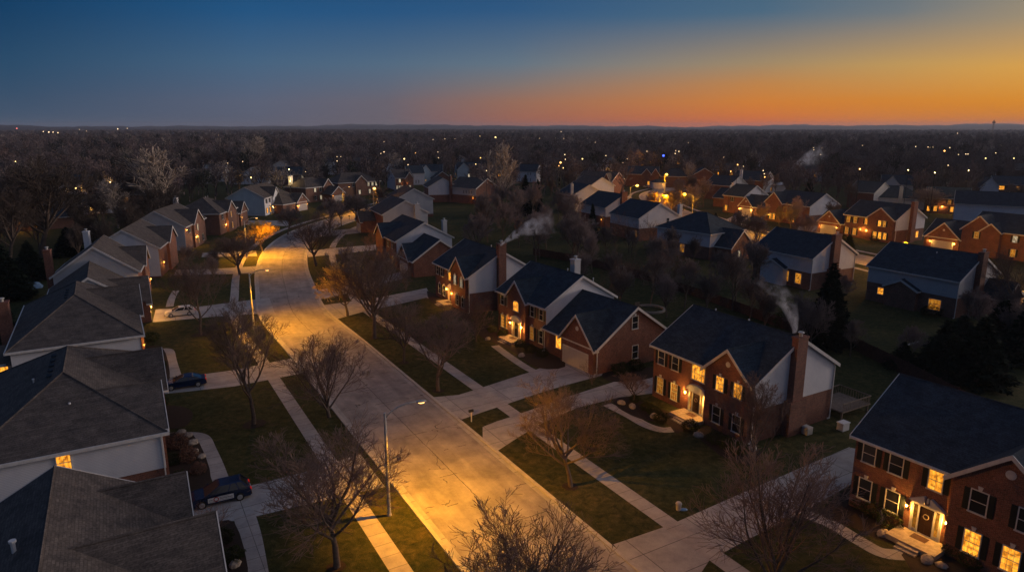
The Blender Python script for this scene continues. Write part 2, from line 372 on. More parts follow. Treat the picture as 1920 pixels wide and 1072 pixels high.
# ------------------------------------------------------------------ ground, streets, paths
UX, UY = -math.sin(R(30)), math.cos(R(30))
def sr(s, r, z=0.0): return Vector((s * UX + r * UY, s * UY - r * UX, z))
def smooth(pts, n=8):
    P = [Vector((p[0], p[1], 0)) for p in pts]; out = []
    for i in range(len(P) - 1):
        a = P[max(i - 1, 0)]; b = P[i]; c = P[i + 1]; d = P[min(i + 2, len(P) - 1)]
        for k in range(n):
            t = k / n; out.append(.5 * ((2 * b) + (c - a) * t + (2 * a - 5 * b + 4 * c - d) * t * t + (3 * b - a - 3 * c + d) * t ** 3))
    out.append(P[-1]); return out
def normals(P):
    out = []
    for i in range(len(P)):
        d = (P[min(i + 1, len(P) - 1)] - P[max(i - 1, 0)]).normalized(); out.append(Vector((d.y, -d.x, 0)))
    return out
def ribbon(name, P, o0, o1, z, m, uv=False):
    Nn = normals(P); v = []; f = []; uvs = []; dist = 0
    for i, p in enumerate(P):
        if i: dist += (p - P[i - 1]).length
        for o in (o0, o1): q = p + Nn[i] * o; v.append((q.x, q.y, z)); uvs.append((dist, o - (o0 + o1) / 2))
        if i: a = 2 * i; f.append((a - 2, a - 1, a + 1, a))
    me = bpy.data.meshes.new(name); me.from_pydata(v, [], f); me.update(); me.materials.append(m)
    if uv:
        l = me.uv_layers.new(name='UVMap')
        for lp in me.loops: l.data[lp.index].uv = uvs[lp.vertex_index]
    return put(name, me)
def kerb(name, P, o, w=.32, h=.10):
    Nn = normals(P); b = MB(); n = 0
    for i, p in enumerate(P):
        for (oo, z) in ((o, .001), (o, h), (o + w, h + .015), (o + w, .001)):
            q = p + Nn[i] * oo; b.v.append((q.x, q.y, z))
        if i:
            a = 4 * i
            for k in range(4): b.f.append((a - 4 + k, a - 4 + (k + 1) % 4, a + (k + 1) % 4, a + k))
    return b.build(name, M['kerb'])
# main street: straight, then bending to the right
mp = [sr(s, 23.2) for s in (-30, 0, 30, 60, 90, 112)] + [Vector(p + (0,)) for p in ((-42.9, 126), (-50.2, 146), (-56.6, 169), (-59.6, 192), (-58.5, 214), (-53.5, 240), (-48, 268), (-40, 298), (-30, 330))]
MAIN = smooth(mp)
s2 = [at(*p) for p in ((2060, 610), (1920, 560), (1760, 520), (1620, 488), (1500, 462), (1400, 440), (1330, 418), (1270, 398), (1228, 378), (1222, 364), (1262, 352))]
SECOND = smooth(s2)
structure(ribbon('road', MAIN, -5.15, 5.15, .006, M['road'], True))
structure(ribbon('road', SECOND, -4.6, 4.6, .007, M['road'], True))
for P, hw in ((MAIN, 5.15), (SECOND, 4.6)):
    structure(kerb('kerb', P, hw)); structure(kerb('kerb', P, -hw - .32))
    structure(ribbon('gutter', P, hw - .45, hw, .011, M['concrete'])); structure(ribbon('gutter', P, -hw, -hw + .45, .011, M['concrete']))
structure(ribbon('sidewalk', MAIN, 10.4, 11.9, .018, M['walk'])); structure(ribbon('sidewalk', MAIN, -9.75, -8.3, .018, M['walk']))
structure(ribbon('sidewalk', SECOND, 8.2, 9.6, .018, M['walk'])); structure(ribbon('sidewalk', SECOND, -9.6, -8.2, .018, M['walk']))
def flat(name, pts, z, m, raw=False):
    b = MB(); b.poly([(p[0], p[1], z) if raw else (*at(*p)[:2], z) for p in pts]); o = b.build(name, m); 
    if o.data.polygons[0].normal.z < 0: o.data.flip_normals()
    return structure(o)
DRIVES = [
    [(1150, 1020), (1255, 984), (1400, 920), (1592, 838), (1640, 850), (1600, 905), (1500, 962), (1400, 1012), (1330, 1050), (1290, 1110), (1215, 1110), (1185, 1060)],
    [(905, 800), (930, 790), (962, 780), (1060, 745), (1150, 716), (1224, 702), (1225, 737), (1160, 745), (1080, 765), (1012, 795), (968, 822), (925, 850), (905, 835)],
    [(805, 745), (860, 740), (892, 730), (1000, 695), (1062, 668), (1135, 702), (1060, 722), (1010, 737), (930, 764), (900, 774), (866, 786), (838, 770)],
    [(600, 573), (650, 566), (720, 556), (800, 540), (808, 556), (740, 572), (690, 582), (625, 600), (608, 590)],
    [(585, 546), (640, 536), (700, 522), (770, 505), (776, 516), (720, 532), (660, 548), (596, 562)],
    [(675, 850), (590, 880), (478, 908), (400, 926), (342, 938), (350, 980), (440, 976), (478, 968), (640, 930), (722, 912)],
    [(545, 672), (430, 695), (296, 712), (294, 740), (440, 724), (575, 698)],
    [(505, 558), (380, 574), (292, 580), (286, 604), (400, 594), (515, 586)],
    [(492, 498), (420, 503), (330, 506), (326, 516), (420, 514), (492, 512)],
    [(480, 470), (430, 472), (380, 474), (378, 482), (430, 481), (482, 480)],
    [(575, 470), (640, 464), (712, 458), (712, 468), (640, 476), (578, 482)],
    [(560, 438), (620, 432), (700, 426), (702, 434), (620, 442), (562, 448)],
    [(545, 414), (470, 413), (400, 416), (400, 423), (470, 421), (540, 424)],
    [(1545, 475), (1560, 455), (1525, 415), (1500, 418), (1490, 445), (1505, 470)],
    [(1365, 430), (1400, 412), (1420, 398), (1385, 400), (1345, 420)],
    [(1700, 510), (1760, 475), (1790, 465), (1740, 460), (1670, 495)],
]
for d in DRIVES: flat('driveway', d, .014, M['concrete'])
WALKS = [([(1508, 962), (1560, 983), (1612, 1014), (1655, 1036), (1705, 1040)], 1.3), ([(1138, 758), (1178, 778), (1212, 797), (1245, 806), (1278, 802)], 1.2),
         ([(928, 648), (955, 668), (985, 688), (1005, 698)], 1.2), ([(800, 556), (830, 566), (860, 572)], 1.1),
         ([(300, 818), (345, 815), (378, 820), (392, 845), (404, 872), (416, 905)], 1.35), ([(300, 656), (316, 658), (322, 680), (330, 706)], 1.3),
         ([(458, 965), (470, 1010), (482, 1085)], 1.6), ([(330, 545), (322, 560), (318, 575)], 1.2), ([(600, 1100), (590, 1090)], 1.0)]
for w, wd in WALKS[:-1]: structure(ribbon('front_path', smooth([at(*p) for p in w], 6), -wd / 2, wd / 2, .024, M['walk']))
BEDS = [[(1148, 748), (1180, 745), (1225, 762), (1300, 790), (1270, 812), (1250, 795), (1200, 785), (1160, 765)], [(1330, 800), (1420, 838), (1412, 872), (1370, 862), (1345, 850), (1300, 808)],
        [(1600, 905), (1700, 965), (1690, 1010), (1660, 1015), (1590, 985), (1540, 960)], [(1690, 1040), (1760, 1000), (1950, 1100), (1760, 1110)],
        [(905, 610), (960, 622), (1060, 680), (1010, 690), (955, 655), (900, 630)], [(800, 545), (880, 580), (870, 600), (810, 568)],
        [(300, 815), (362, 815), (396, 900), (345, 930), (310, 900)], [(262, 650), (305, 652), (318, 712), (285, 712), (268, 690)], [(300, 760), (340, 762), (362, 775), (345, 800), (300, 800)],
        [(390, 985), (440, 980), (465, 1090), (400, 1090)], [(1190, 690), (1230, 690), (1222, 708), (1150, 716), (1130, 700)]]
for bd in BEDS:
    q = smooth([at(*p) for p in bd + bd[:1]], 4)[:-1]; flat('mulch_bed', q, .03, M['mulch'], True)
# ground sheet and far hills
g = MB(); g.poly([(-16000, -3000, 0), (16000, -3000, 0), (16000, 16000, 0), (-16000, 16000, 0)]); structure(g.build('ground', M['grass']))
rng = np.random.default_rng(4)
def hills():
    az = np.linspace(R(-50), R(50), 400); v = []; f = []
    for j, (d, h) in enumerate(((4700, 0), (5800, 26), (7000, 50), (8600, 62), (12000, 0))):
        for i, a in enumerate(az):
            w = .66 + .17 * math.sin(a * 9 + j) + .12 * math.sin(a * 23 + 2 * j) + .07 * math.sin(a * 61 + j) + .05 * math.sin(a * 173 + 3 * j) + .09 * rng.random()
            v.append((d * math.sin(a), d * math.cos(a), h * w))
    n = len(az)
    for j in range(4):
        for i in range(n - 1): f.append((j * n + i, j * n + i + 1, (j + 1) * n + i + 1, (j + 1) * n + i))
    me = bpy.data.meshes.new('hills'); me.from_pydata(v, [], f); me.update(); me.materials.append(M['hill']); me.shade_smooth()
    structure(put('hills', me))
hills()

# ------------------------------------------------------------------ houses
WCACHE = {}
def cached(key, fn):
    if key not in WCACHE: WCACHE[key] = fn()
    return WCACHE[key]
def frame_mesh(w, h, style):
    b = MB(); t = .07; x = w / 2
    b.box(-x - t, -x, -.07, 0, 0, h); b.box(x, x + t, -.07, 0, 0, h); b.box(-x - t - .04, x + t + .04, -.12, 0, -.10, -.001); 
    if style == 'arch':
        n = 8; hh = .38 * min(w, 1.4) / 1.4
        for i in range(n):
            a0, a1 = math.pi * i / n, math.pi * (i + 1) / n
            p = [(-x * math.cos(a) * r_, h + hh * math.sin(a) * r2) for a in (a0, a1) for (r_, r2) in ((1, 1), (1.08, 1.28))]
            b.prism([(p[0][0], 0, p[0][1]), (p[2][0], 0, p[2][1]), (p[3][0], 0, p[3][1]), (p[1][0], 0, p[1][1])], (0, -.07, 0))
    else:
        b.box(-x - t, x + t, -.07, 0, h, h + t)
    if style.startswith('key'): b.prism([(-.09, 0, h + t + .002), (.09, 0, h + t + .002), (.16, 0, h + .36), (-.16, 0, h + .36)], (0, -.09, 0))
    dk = style.endswith('dark'); nx = 1 if dk else max(2, round(w / .34)) if style != 'plain' else 2
    for i in range(1, nx): xx = -x + w * i / nx; ww = .03 if (style == 'arch' and i in (1, nx - 1)) else .008; b.box(xx - ww, xx + ww, -.045, 0, .001, h - .001)
    nz = 4 if style != 'plain' and not dk else 2
    for i in range(1, nz): zz = h * i / nz; ww = .022 if i == nz // 2 else .008; b.box(-x + .001, x - .001, -.047, 0, zz - ww, zz + ww)
    return b.mesh('window_frame', M['trim'])
def pane_mesh(w, h, style, m):
    x = w / 2
    if style == 'arch':
        n = 10; hh = .38 * min(w, 1.4) / 1.4; pts = [(-x, 0, 0), (x, 0, 0), (x, 0, h)] + [(x * math.cos(math.pi * i / n), 0, h + hh * math.sin(math.pi * i / n)) for i in range(1, n)] + [(-x, 0, h)]
    else: pts = [(-x, 0, 0), (x, 0, 0), (x, 0, h), (-x, 0, h)]
    b = MB(); b.prism(pts, (0, -.02, 0)); return b.mesh('pane', m)
def shutter_mesh(h):
    b = MB(); b.box(-.19, .19, -.05, 0, -.02, h + .02)
    for k in range(int(h / .12)): b.box(-.15, .15, -.062, -.05, .05 + k * .12, .11 + k * .12)
    return b.mesh('shutter', M['shutter'])
LIGHTS = [0]
def point(parent, loc, power, size=.05, col=(1, .43, .07)):
    l = bpy.data.lights.new('lamp_light', 'POINT'); l.energy = power * 7; l.color = col; l.shadow_soft_size = size
    o = bpy.data.objects.new('lamp_light', l); COL.objects.link(o); o.parent = parent; o.location = loc; LIGHTS[0] += 1; return o
FOOT = []
class House:
    def __init__(s, name, label, cat, o, a, group=None, wall='brick', roof='shingle'):
        s.e = thing(name, label, cat, (o[0], o[1], 0), R(a), group); s.o = Vector((o[0], o[1], 0)); s.a = a
        s.w = {}; s.roofs = MB(); s.trim = MB(); s.pipes = MB(); s.wall = wall; s.roofm = roof; s.ext = []
    def mb(s, k): return s.w.setdefault(k, MB())
    def block(s, x0, x1, y0, y1, ze, zr, ax='x', h0=None, h1=None, sid='', zs=3.4, oh=.4, rk=.3, wall=None, sm='siding', trim=True):
        W = s.mb(wall or s.wall); s.ext.append((x0, x1, y0, y1)); d = .03
        if ax == 'h':
            W.box(x0, x1, y0, y1, -.3, ze); ym = (y0 + y1) / 2; p = (zr - ze) / (ym - y0); z = ze - oh * p * .6
            h0 = h0 or 6; h1 = h1 or 6; T = .2
            A = [(x0 - oh, y0 - oh, z), (x1 + oh, y0 - oh, z), (x1 + oh, y1 + oh, z), (x0 - oh, y1 + oh, z)]; B = [(q[0], q[1], z - T) for q in A]
            r0 = (x0 + h0, ym, zr); r1 = (x1 - h1, ym, zr); b = s.roofs; n = len(b.v); b.v += A + B + [r0, r1]
            for f in ((0, 1, 9, 8), (2, 3, 8, 9), (1, 2, 9), (3, 0, 8), (7, 6, 5, 4)): b.f.append(tuple(n + i for i in f))
            t = s.trim; e = .03
            t.box(x0 - oh - .1, x1 + oh + .1, y0 - oh - .12, y0 - oh, z - T - .03, z + e); t.box(x0 - oh - .1, x1 + oh + .1, y1 + oh, y1 + oh + .12, z - T - .03, z + e)
            t.box(x0 - oh - .12, x0 - oh, y0 - oh + .001, y1 + oh - .001, z - T - .028, z + e - .002); t.box(x1 + oh, x1 + oh + .12, y0 - oh + .001, y1 + oh - .001, z - T - .028, z + e - .002)
            c = s.mb('ridge'); 
            for q in ((A[0], r0), (A[3], r0), (A[1], r1), (A[2], r1), (r0, r1)): c.tube([Vector(q[0]) + Vector((0, 0, .0)), Vector(q[1])], .09, 4, False)
            if sid: s.sidingbox(x0, x1, y0, y1, zs, z - T, sid, sm)
            return
        if ax == 'x': A0, A1, B0, B1 = y0, y1, x0, x1; V = lambda a_, b_, z_: (b_, a_, z_)
        else: A0, A1, B0, B1 = x0, x1, y0, y1; V = lambda a_, b_, z_: (a_, b_, z_)
        am = (A0 + A1) / 2; p = (zr - ze) / (am - A0); sgn = (1 if ax == 'x' else 1)
        dv = lambda L_: (L_, 0, 0) if ax == 'x' else (0, L_, 0)
        W.prism([V(A0, B0, -.3), V(A1, B0, -.3), V(A1, B0, ze), V(am, B0, zr), V(A0, B0, ze)], dv(B1 - B0))
        def chev(t, btm, b0, L_, ohh, bld):
            z = lambda a_: ze + p * (a_ - A0) if a_ <= am else ze + p * (A1 - a_)
            bld.prism([V(A0 - ohh, b0, z(A0 - ohh) + t), V(am, b0, zr + t), V(A1 + ohh, b0, z(A1 + ohh) + t), V(A1 + ohh, b0, z(A1 + ohh) + btm), V(am, b0, zr + btm), V(A0 - ohh, b0, z(A0 - ohh) + btm)], dv(L_))
        if ax == 'y' and B1 - B0 > 3 and x1 - x0 < 9.5 and len(s.ext) > 1:
            chev(.17, .005, B0 - rk, rk + .55, oh, s.roofs); chev(.17, .005, B0 + .55, B1 - B0 - .55, -.02, s.roofs)
        else: chev(.17, .005, B0 - rk, B1 - B0 + 2 * rk, oh, s.roofs)
        q0, q1 = V(am, B0 - rk, zr + .17), V(am, B1 + (rk if ax == 'x' else -.3), zr + .17)
        c = s.mb('ridge'); c.tube([q0, q1], .085, 4)
        if trim:
            for b0, on in ((B0 - rk - .06, trim != 'far'), (B1 + rk, True)):
                if ax == 'y' and b0 > B0: continue
                chev(.20, -.16, b0, .06, oh + .04, s.trim)
            ze0 = ze - p * oh
            for (a0, a1) in ((A0 - oh - .13, A0 - oh), (A1 + oh, A1 + oh + .13)):
                q0 = V(a0, B0 - rk, 0); q1 = V(a1, (B1 + rk) if ax == 'x' else B0 + .5, 0)
                s.trim.box(min(q0[0], q1[0]), max(q0[0], q1[0]), min(q0[1], q1[1]), max(q0[1], q1[1]), ze0 - .06, ze0 + .13)
            if ax == 'x': s.mb('soffit').box(B0, B1, A0 - oh + .01, A0, ze0 - .12, ze0 - .02 + .06)
        if sid: s.sidingbox(x0, x1, y0, y1, zs, ze - .05, sid, sm)
        for c in sid:
            if (c in 'LR' and ax == 'x'):
                xx, L_ = (x1, .05) if c == 'R' else (x0, -.05)
                s.mb(sm).prism([(xx, y0, ze - .05), (xx, y1, ze - .05), (xx, y1, ze), (xx, am, zr), (xx, y0, ze)], (L_, 0, 0))
            if (c in 'FB' and ax == 'y'):
                yy, L_ = (y0, -.05) if c == 'F' else (y1, .05)
                s.mb(sm).prism([(x0, yy, ze - .05), (x1, yy, ze - .05), (x1, yy, ze), (am, yy, zr), (x0, yy, ze)], (0, L_, 0))
    def sidingbox(s, x0, x1, y0, y1, zs, ze, sid, sm):
        b = s.mb(sm)
        for c in sid:
            if c == 'R': b.box(x1, x1 + .05, y0, y1, zs, ze)
            if c == 'L': b.box(x0 - .05, x0, y0, y1, zs, ze)
            if c == 'F': b.box(x0, x1, y0 - .05, y0, zs, ze)
            if c == 'B': b.box(x0, x1, y1, y1 + .05, zs, ze)
    def plane(s, f):
        "f like 'F0' face and offset"
        c, v = f[0], float(f[1:] or 0)
        return {'F': (lambda t: (t, v), 0), 'R': (lambda t: (v, t), 90), 'L': (lambda t: (v, t), -90), 'B': (lambda t: (t, v), 180)}[c]
    def win(s, f, ts, z, w=.95, h=1.65, m='glass', sh=True, style='key', far=False):
        fn, rz = s.plane(f)
        for t in (ts if isinstance(ts, (list, tuple)) else [ts]):
            x, y = fn(t); st = style + 'dark' if m == 'glass' and style in ('key', 'plain') else style; fr = put('window', cached(('f', w, h, st), lambda: frame_mesh(w, h, st)), s.e, (x, y, z), R(rz))
            put('pane', cached(('p', w, h, style, m), lambda: pane_mesh(w, h, style, M[m])), fr)
            if sh:
                for k in (-1, 1): put('shutter', cached(('s', h), lambda: shutter_mesh(h)), fr, (k * (w / 2 + .28), 0, 0))
    def lamp(s, f, t, z, power=38, glow=.095):
        fn, rz = s.plane(f); x, y = fn(t)
        def br():
            b = MB(); b.box(-.06, .06, -.03, 0, -.15, .12); b.tube([(0, -.02, .05), (0, -.14, .12)], .015, 6); b.box(-.09, .09, -.23, -.05, .10, .14); b.box(-.07, .07, -.21, -.07, -.16, -.13); return b.mesh('wall_lamp', M['darkmetal'])
        o = put('wall_lamp', cached('wl', br), s.e, (x, y, z), R(rz))
        def gl(): b = MB(); b.ball((0, -.14, -.01), (glow, glow, .11), 8, 6); return b.mesh('lamp_globe', M['bulb'])
        put('lamp_globe', cached(('gl', glow), gl), o)
        if power: point(o, (0, -.27, -.02), power)
    doory = 0
    def door(s, t, z=.45, ped='arc', lit='litdim', steps=True):
        b = MB(); w = .5
        for k in (-1, 1): b.box(t + k * .56 - .06, t + k * .56 + .06, -.11, 0, z, z + 2.2); b.box(t + k * 1.0 - .09, t + k * 1.0 + .09, -.15, 0, z, z + 2.25)
        b.box(t - 1.12, t + 1.12, -.17, 0, z + 2.25, z + 2.45); b.box(t - 1.0, t + 1.0, -.09, 0, z - .02, z + .06)
        d = MB(); d.box(t - .48, t + .48, -.05, 0, z + .06, z + 2.2)
        for i in (0, 1):
            for j in (0, 1, 2): d.box(t - .40 + i * .43, t - .03 + i * .43, -.075, -.05, z + .15 + j * .68, z + .72 + j * .68)
        dd = d.build('door', M['door'], s.e, (0, s.doory, 0)); b.build('door_frame', M['trim'], dd)
        wr = MB(); wr.tube([(t + .19 * math.cos(a), -.10, z + 1.5 + .19 * math.sin(a)) for a in [i * math.pi / 6 for i in range(13)]], .035, 5, False); wr.build('wreath', M['wreath'], dd)
        for k in (-1, 1):
            p = MB(); p.box(t + k * .77 - .14, t + k * .77 + .14, -.03, 0, z + .25, z + 2.1); p.build('sidelight', M[lit], dd)
            q = MB(); q.box(t + k * .77 - .15, t + k * .77 + .15, -.05, 0, z, z + .249); q.build('side_panel', M['trim'], dd)
        pb = MB(); zz = z + 2.452
        if ped == 'arc':
            n = 12; pb.prism([(t + 1.2 * math.cos(math.pi * i / n), 0, zz + .62 * math.sin(math.pi * i / n)) for i in range(n + 1)], (0, -.2, 0))
            for i in range(n): 
                a0, a1 = math.pi * i / n, math.pi * (i + 1) / n
                pb.prism([(t + 1.21 * math.cos(a0), 0, zz + .63 * math.sin(a0)), (t + 1.21 * math.cos(a1), 0, zz + .63 * math.sin(a1)), (t + 1.33 * math.cos(a1), 0, zz + .75 * math.sin(a1)), (t + 1.33 * math.cos(a0), 0, zz + .75 * math.sin(a0))], (0, -.3, 0))
        elif ped == 'split':
            for k in (-1, 1): pb.prism([(t + k * 1.3, 0, zz), (t + k * .2, 0, zz), (t + k * .2, 0, zz + .60), (t + k * .34, 0, zz + .66)][:3] + [(t + k * .28, 0, zz + .62)], (0, -.3, 0))
            pb.ball((t, -.16, zz + .36), (.1, .1, .24), 8, 6)
        else: pb.prism([(t - 1.3, 0, zz), (t + 1.3, 0, zz), (t, 0, zz + .7)], (0, -.25, 0))
        pb.build('pediment', M['trim'], s.e, (0, s.doory, 0))
        if steps:
            st = MB(); st.box(t - 1.75, t + 1.75, -2.1, 0, -.1, z - .03); st.box(t - .75, t + .75, -2.45, -2.101, -.1, z * .62); st.box(t - .75, t + .75, -2.8, -2.451, -.1, z * .3)
            po = st.build('porch', M['stone'], s.e, (0, s.doory, 0)); mt = MB(); mt.box(t - .55, t + .55, -1.0, -.3, z - .029, z - .01); mt.build('door_mat', M['fence'], po)
    def vent(s, t, z, f='F0', r=.27):
        fn, rz = s.plane(f); x, y = fn(t)
        def mk():
            b = MB(); b.prism([(r * math.cos(i * math.pi / 8), 0, r * math.sin(i * math.pi / 8)) for i in range(16)], (0, -.05, 0)); b.prism([(.72 * r * math.cos(i * math.pi / 8), -.051, .72 * r * math.sin(i * math.pi / 8)) for i in range(16)], (0, -.03, 0)); return b.mesh('round_vent', M['trim'])
        put('round_vent', cached(('rv', r), mk), s.e, (x, y, z), R(rz))
    def garage_door(s, f, t, w=4.8, h=2.25, z=.02):
        fn, rz = s.plane(f); x, y = fn(t)
        def mk():
            b = MB(); n = 4
            for k in range(n):
                for j in range(4 if w < 6 else 8):
                    ww = w / (4 if w < 6 else 8); b.box(-w / 2 + j * ww + .06, -w / 2 + (j + 1) * ww - .06, -.045, -.025, k * h / n + .08, (k + 1) * h / n - .06)
            b.box(-w / 2, w / 2, -.025, 0, 0, h); return b.mesh('garage_door', M['garage'])
        o = put('garage_door', cached(('gd', w, h), mk), s.e, (x, y, z), R(rz))
        def fm(): b = MB(); b.box(-w / 2 - .14, -w / 2, -.06, 0, 0, h); b.box(w / 2, w / 2 + .14, -.06, 0, 0, h); b.box(-w / 2 - .14, w / 2 + .14, -.06, 0, h, h + .16); return b.mesh('door_frame', M['trim'])
        put('door_frame', cached(('gf', w, h), fm), o)
    def chimney(s, x0, x1, y0, y1, z, m='brick', z0=-.2, sh=None, cap='metal'):
        b = MB(); b.box(x0, x1, y0, y1, z0, z)
        if sh: b.box(sh[0], sh[1], sh[2], sh[3], z0, sh[4])
        b.box(x0 - .07, x1 + .07, y0 - .07, y1 + .07, z, z + .18)
        c = b.build('chimney', M[m], s.e); cx, cyy = (x0 + x1) / 2, (y0 + y1) / 2
        k = MB(); k.tube([(cx, cyy, z + .18), (cx, cyy, z + .5)], .18, 10); k.tube([(cx, cyy, z + .56), (cx, cyy, z + .66)], [.34, .22], 10); k.box(cx - .03, cx + .03, cyy - .2, cyy + .2, z + .45, z + .57)
        k.build('chimney_cap', M['metal'], c)
    def vents(s, pts, h=.55, r=.06):
        for p in pts:
            b = MB(); b.tube([(0, 0, -.4), (0, 0, h)], r, 8); b.tube([(0, 0, h), (0, 0, h + .12)], r * 1.6, 8); b.build('vent_pipe', M['white'], s.e, p)
    def spouts(s, pts, z):
        for (x, y, *k) in pts:
            b = MB(); b.box(x - .05, x + .05, y - .05, y + .05, .1, z); b.prism([(x - .05, y - .05, .22), (x + .05, y - .05, .22), (x + .05, y - .05, .1), (x - .05, y - .05, .1)], (0, -.3, 0)); b.build('downspout', M['trim'], s.e)
    def done(s):
        nm = {'brick': 'brick_wall', 'brick2': 'brick_wall', 'siding': 'siding', 'siding2': 'siding', 'siding3': 'siding', 'soffit': 'soffit', 'ridge': 'ridge_cap'}
        rf = s.roofs.build('roof', M[s.roofm], s.e)
        for k, b in s.w.items():
            b.build(nm[k], M['trim' if k == 'soffit' else s.roofm if k == 'ridge' else k], rf if k in ('ridge', 'soffit') else s.e)
        if s.trim.v: s.trim.build('roof_trim', M['trim'], rf)
        c, sn = math.cos(R(s.a)), math.sin(R(s.a))
        for (x0, x1, y0, y1) in s.ext[:2]:
            x, y = (x0 + x1) / 2, (y0 + y1) / 2; FOOT.append((s.o.x + x * c - y * sn, s.o.y + x * sn + y * c, max(x1 - x0, y1 - y0) / 2 + 2))
        return s.e
ROWR, ROWL, ROWB = 'houses along the right side of the main street', 'houses along the left side of the main street', 'houses between the two streets'
Q = .9754
def q2(x, y): return (x * Q, y * Q)

def build_near_houses():
    # R1, bottom right corner
    h = House('brick_house', 'brick house cut by the bottom right corner, one upstairs window lit over its split pediment', 'house', q2(28.3, 51.2), -56.5, ROWR)
    h.block(-.3, 14.4, 0, 12.2, 6.25, 9.8); h.block(7.1, 13.7, -.56, 5.5, 6.25, 9.05, 'y', rk=.35)
    h.win('F0', [.85, 2.95], 4.25, .95, 1.5, style='plain'); h.win('F0', 5.8, 4.25, .95, 1.5, 'lit', style='plain'); h.win('F-0.57', [8.85, 11.7], 4.15, 1.0, 1.6)
    h.win('F0', [.85, 3.0], 1.15); h.win('F-0.57', [8.85, 11.2], 1.0, 1.0, 1.7, 'lit'); h.door(5.55, .45, 'split'); h.lamp('F0', 4.15, 2.25, 45); h.lamp('F0', 6.95, 2.25, 45)
    h.vent(10.4, 7.7, 'F-0.57', .32); h.vents([(11.6, 7.2, 9.6)]); h.done()
    # R2
    h = House('brick_house', 'brick house with pale siding gable and smoking brick chimney, four upstairs windows lit', 'house', q2(16.6, 75.2), -60, ROWR)
    h.block(-.2, 14.0, 0, 11.9, 6.2, 9.75, sid='R'); h.block(8.2, 13.9, -.56, 5.5, 6.2, 8.75, 'y')
    h.win('F0', [1.05, 3.25], 4.15, .95, 1.5, style='plain'); h.win('F0', 6.7, 4.1, 1.75, 1.45, 'lit', False, 'arch'); h.win('F-0.57', [10.2, 12.5], 4.3, .95, 1.45, 'lit')
    h.win('F0', [1.05, 3.3], .75, .9, 1.8, 'litdim'); h.win('F-0.57', [10.0, 12.6], .8, .95, 1.7); h.door(6.65, .4, 'arc'); h.lamp('F0', 5.1, 2.3, 45); h.lamp('F0', 8.1, 2.3, 45)
    h.vent(11.05, 7.3, 'F-0.57', .28); h.chimney(14.05, 14.75, 4.7, 6.2, 10.0, sh=(14.05, 14.9, 4.3, 6.7, 3.6)); h.vents([(7.4, 6.2, 9.4), (2.5, 6.4, 9.4)]); h.spouts([(14.12, -.1), (14.12, 11.8)], 6.0)
    h.done()
    # R3 with the garage wing
    h = House('brick_house', 'brick house with white garage door in a long brick wing, arched window over front door', 'house', q2(-1.9, 102), -57, ROWR)
    h.block(-.3, 11.9, 0, 12.1, 6.2, 9.75, sid='R'); h.block(3.0, 7.7, -.56, 5.5, 6.2, 8.6, 'y')
    h.block(12.0, 22.9, -.1, 12.4, 3.45, 7.7); h.block(16.2, 22.7, -.6, 5.6, 3.45, 6.9, 'y')
    h.win('F0', [.85, 2.6], 4.2, .85, 1.4, style='plain'); h.win('F-0.57', 5.35, 4.3, 1.3, 1.05, 'lit', False, 'arch'); h.win('F0', [8.65, 10.8], 4.15, .85, 1.45, style='plain')
    h.win('F0', .9, .8, .85, 1.8, 'litdim'); h.win('F0', [2.2], .8, .85, 1.8, 'lit'); h.win('F0', 8.6, .8, .85, 1.8, 'litdim'); h.win('F0', 10.8, .8, .85, 1.8); h.doory = -.57; h.door(5.5, .4, 'arc'); h.lamp('F-0.57', 4.0, 2.25, 45); h.lamp('F-0.57', 7.0, 2.25, 45)
    h.win('F-0.1', 15.0, 1.3, 1.1, 1.6, 'lit', False, 'plain'); h.garage_door('F-0.6', 19.2, 5.0); h.vent(19.45, 5.2, 'F-0.6', .3)
    h.win('R22.9', 6.0, 5.0, .95, 1.6, sh=False); h.win('R22.9', 6.2, 1.0, .95, 1.7, sh=False, style='plain'); h.spouts([(23.0, -.2), (12.0, -.3)], 3.2)
    h.chimney(5.2, 6.3, 9.2, 10.3, 10.7, 'siding2', 6); h.vents([(11.0, 8.9, 8.4), (8.0, 6.6, 9.5)]); h.done()
    # R4
    h = House('brick_house', 'brick house with a smoking brick chimney against its pale gable, lamps lit beside the door', 'house', q2(-14.3, 124.6), -61.5, ROWR)
    h.block(0, 14.6, 0, 12.2, 6.2, 9.8, sid='R'); h.block(8.3, 14.2, -.56, 5.5, 6.2, 8.9, 'y')
    h.win('F0', [1.1, 3.1], 4.2, .9, 1.5, style='plain'); h.win('F0', 6.9, 4.15, 1.3, 1.55, 'lit', False, 'plain'); h.win('F-0.57', [10.2, 12.8], 4.2, .8, 1.5, 'litpale')
    h.win('F0', [2.0, 4.0], .8, .9, 1.8); h.win('F-0.57', [11, 13.2], .8, .85, 1.7); h.door(7.0, .4, 'flat', 'lit'); h.lamp('F0', 5.4, 2.3, 40); h.lamp('F-0.57', 8.9, 2.3, 40)
    h.chimney(14.65, 15.5, 5.0, 6.4, 11.2); h.vents([(10, 6.4, 9.6), (12.4, 6.4, 9.6)]); h.spouts([(14.7, -.1)], 6.0); h.done()
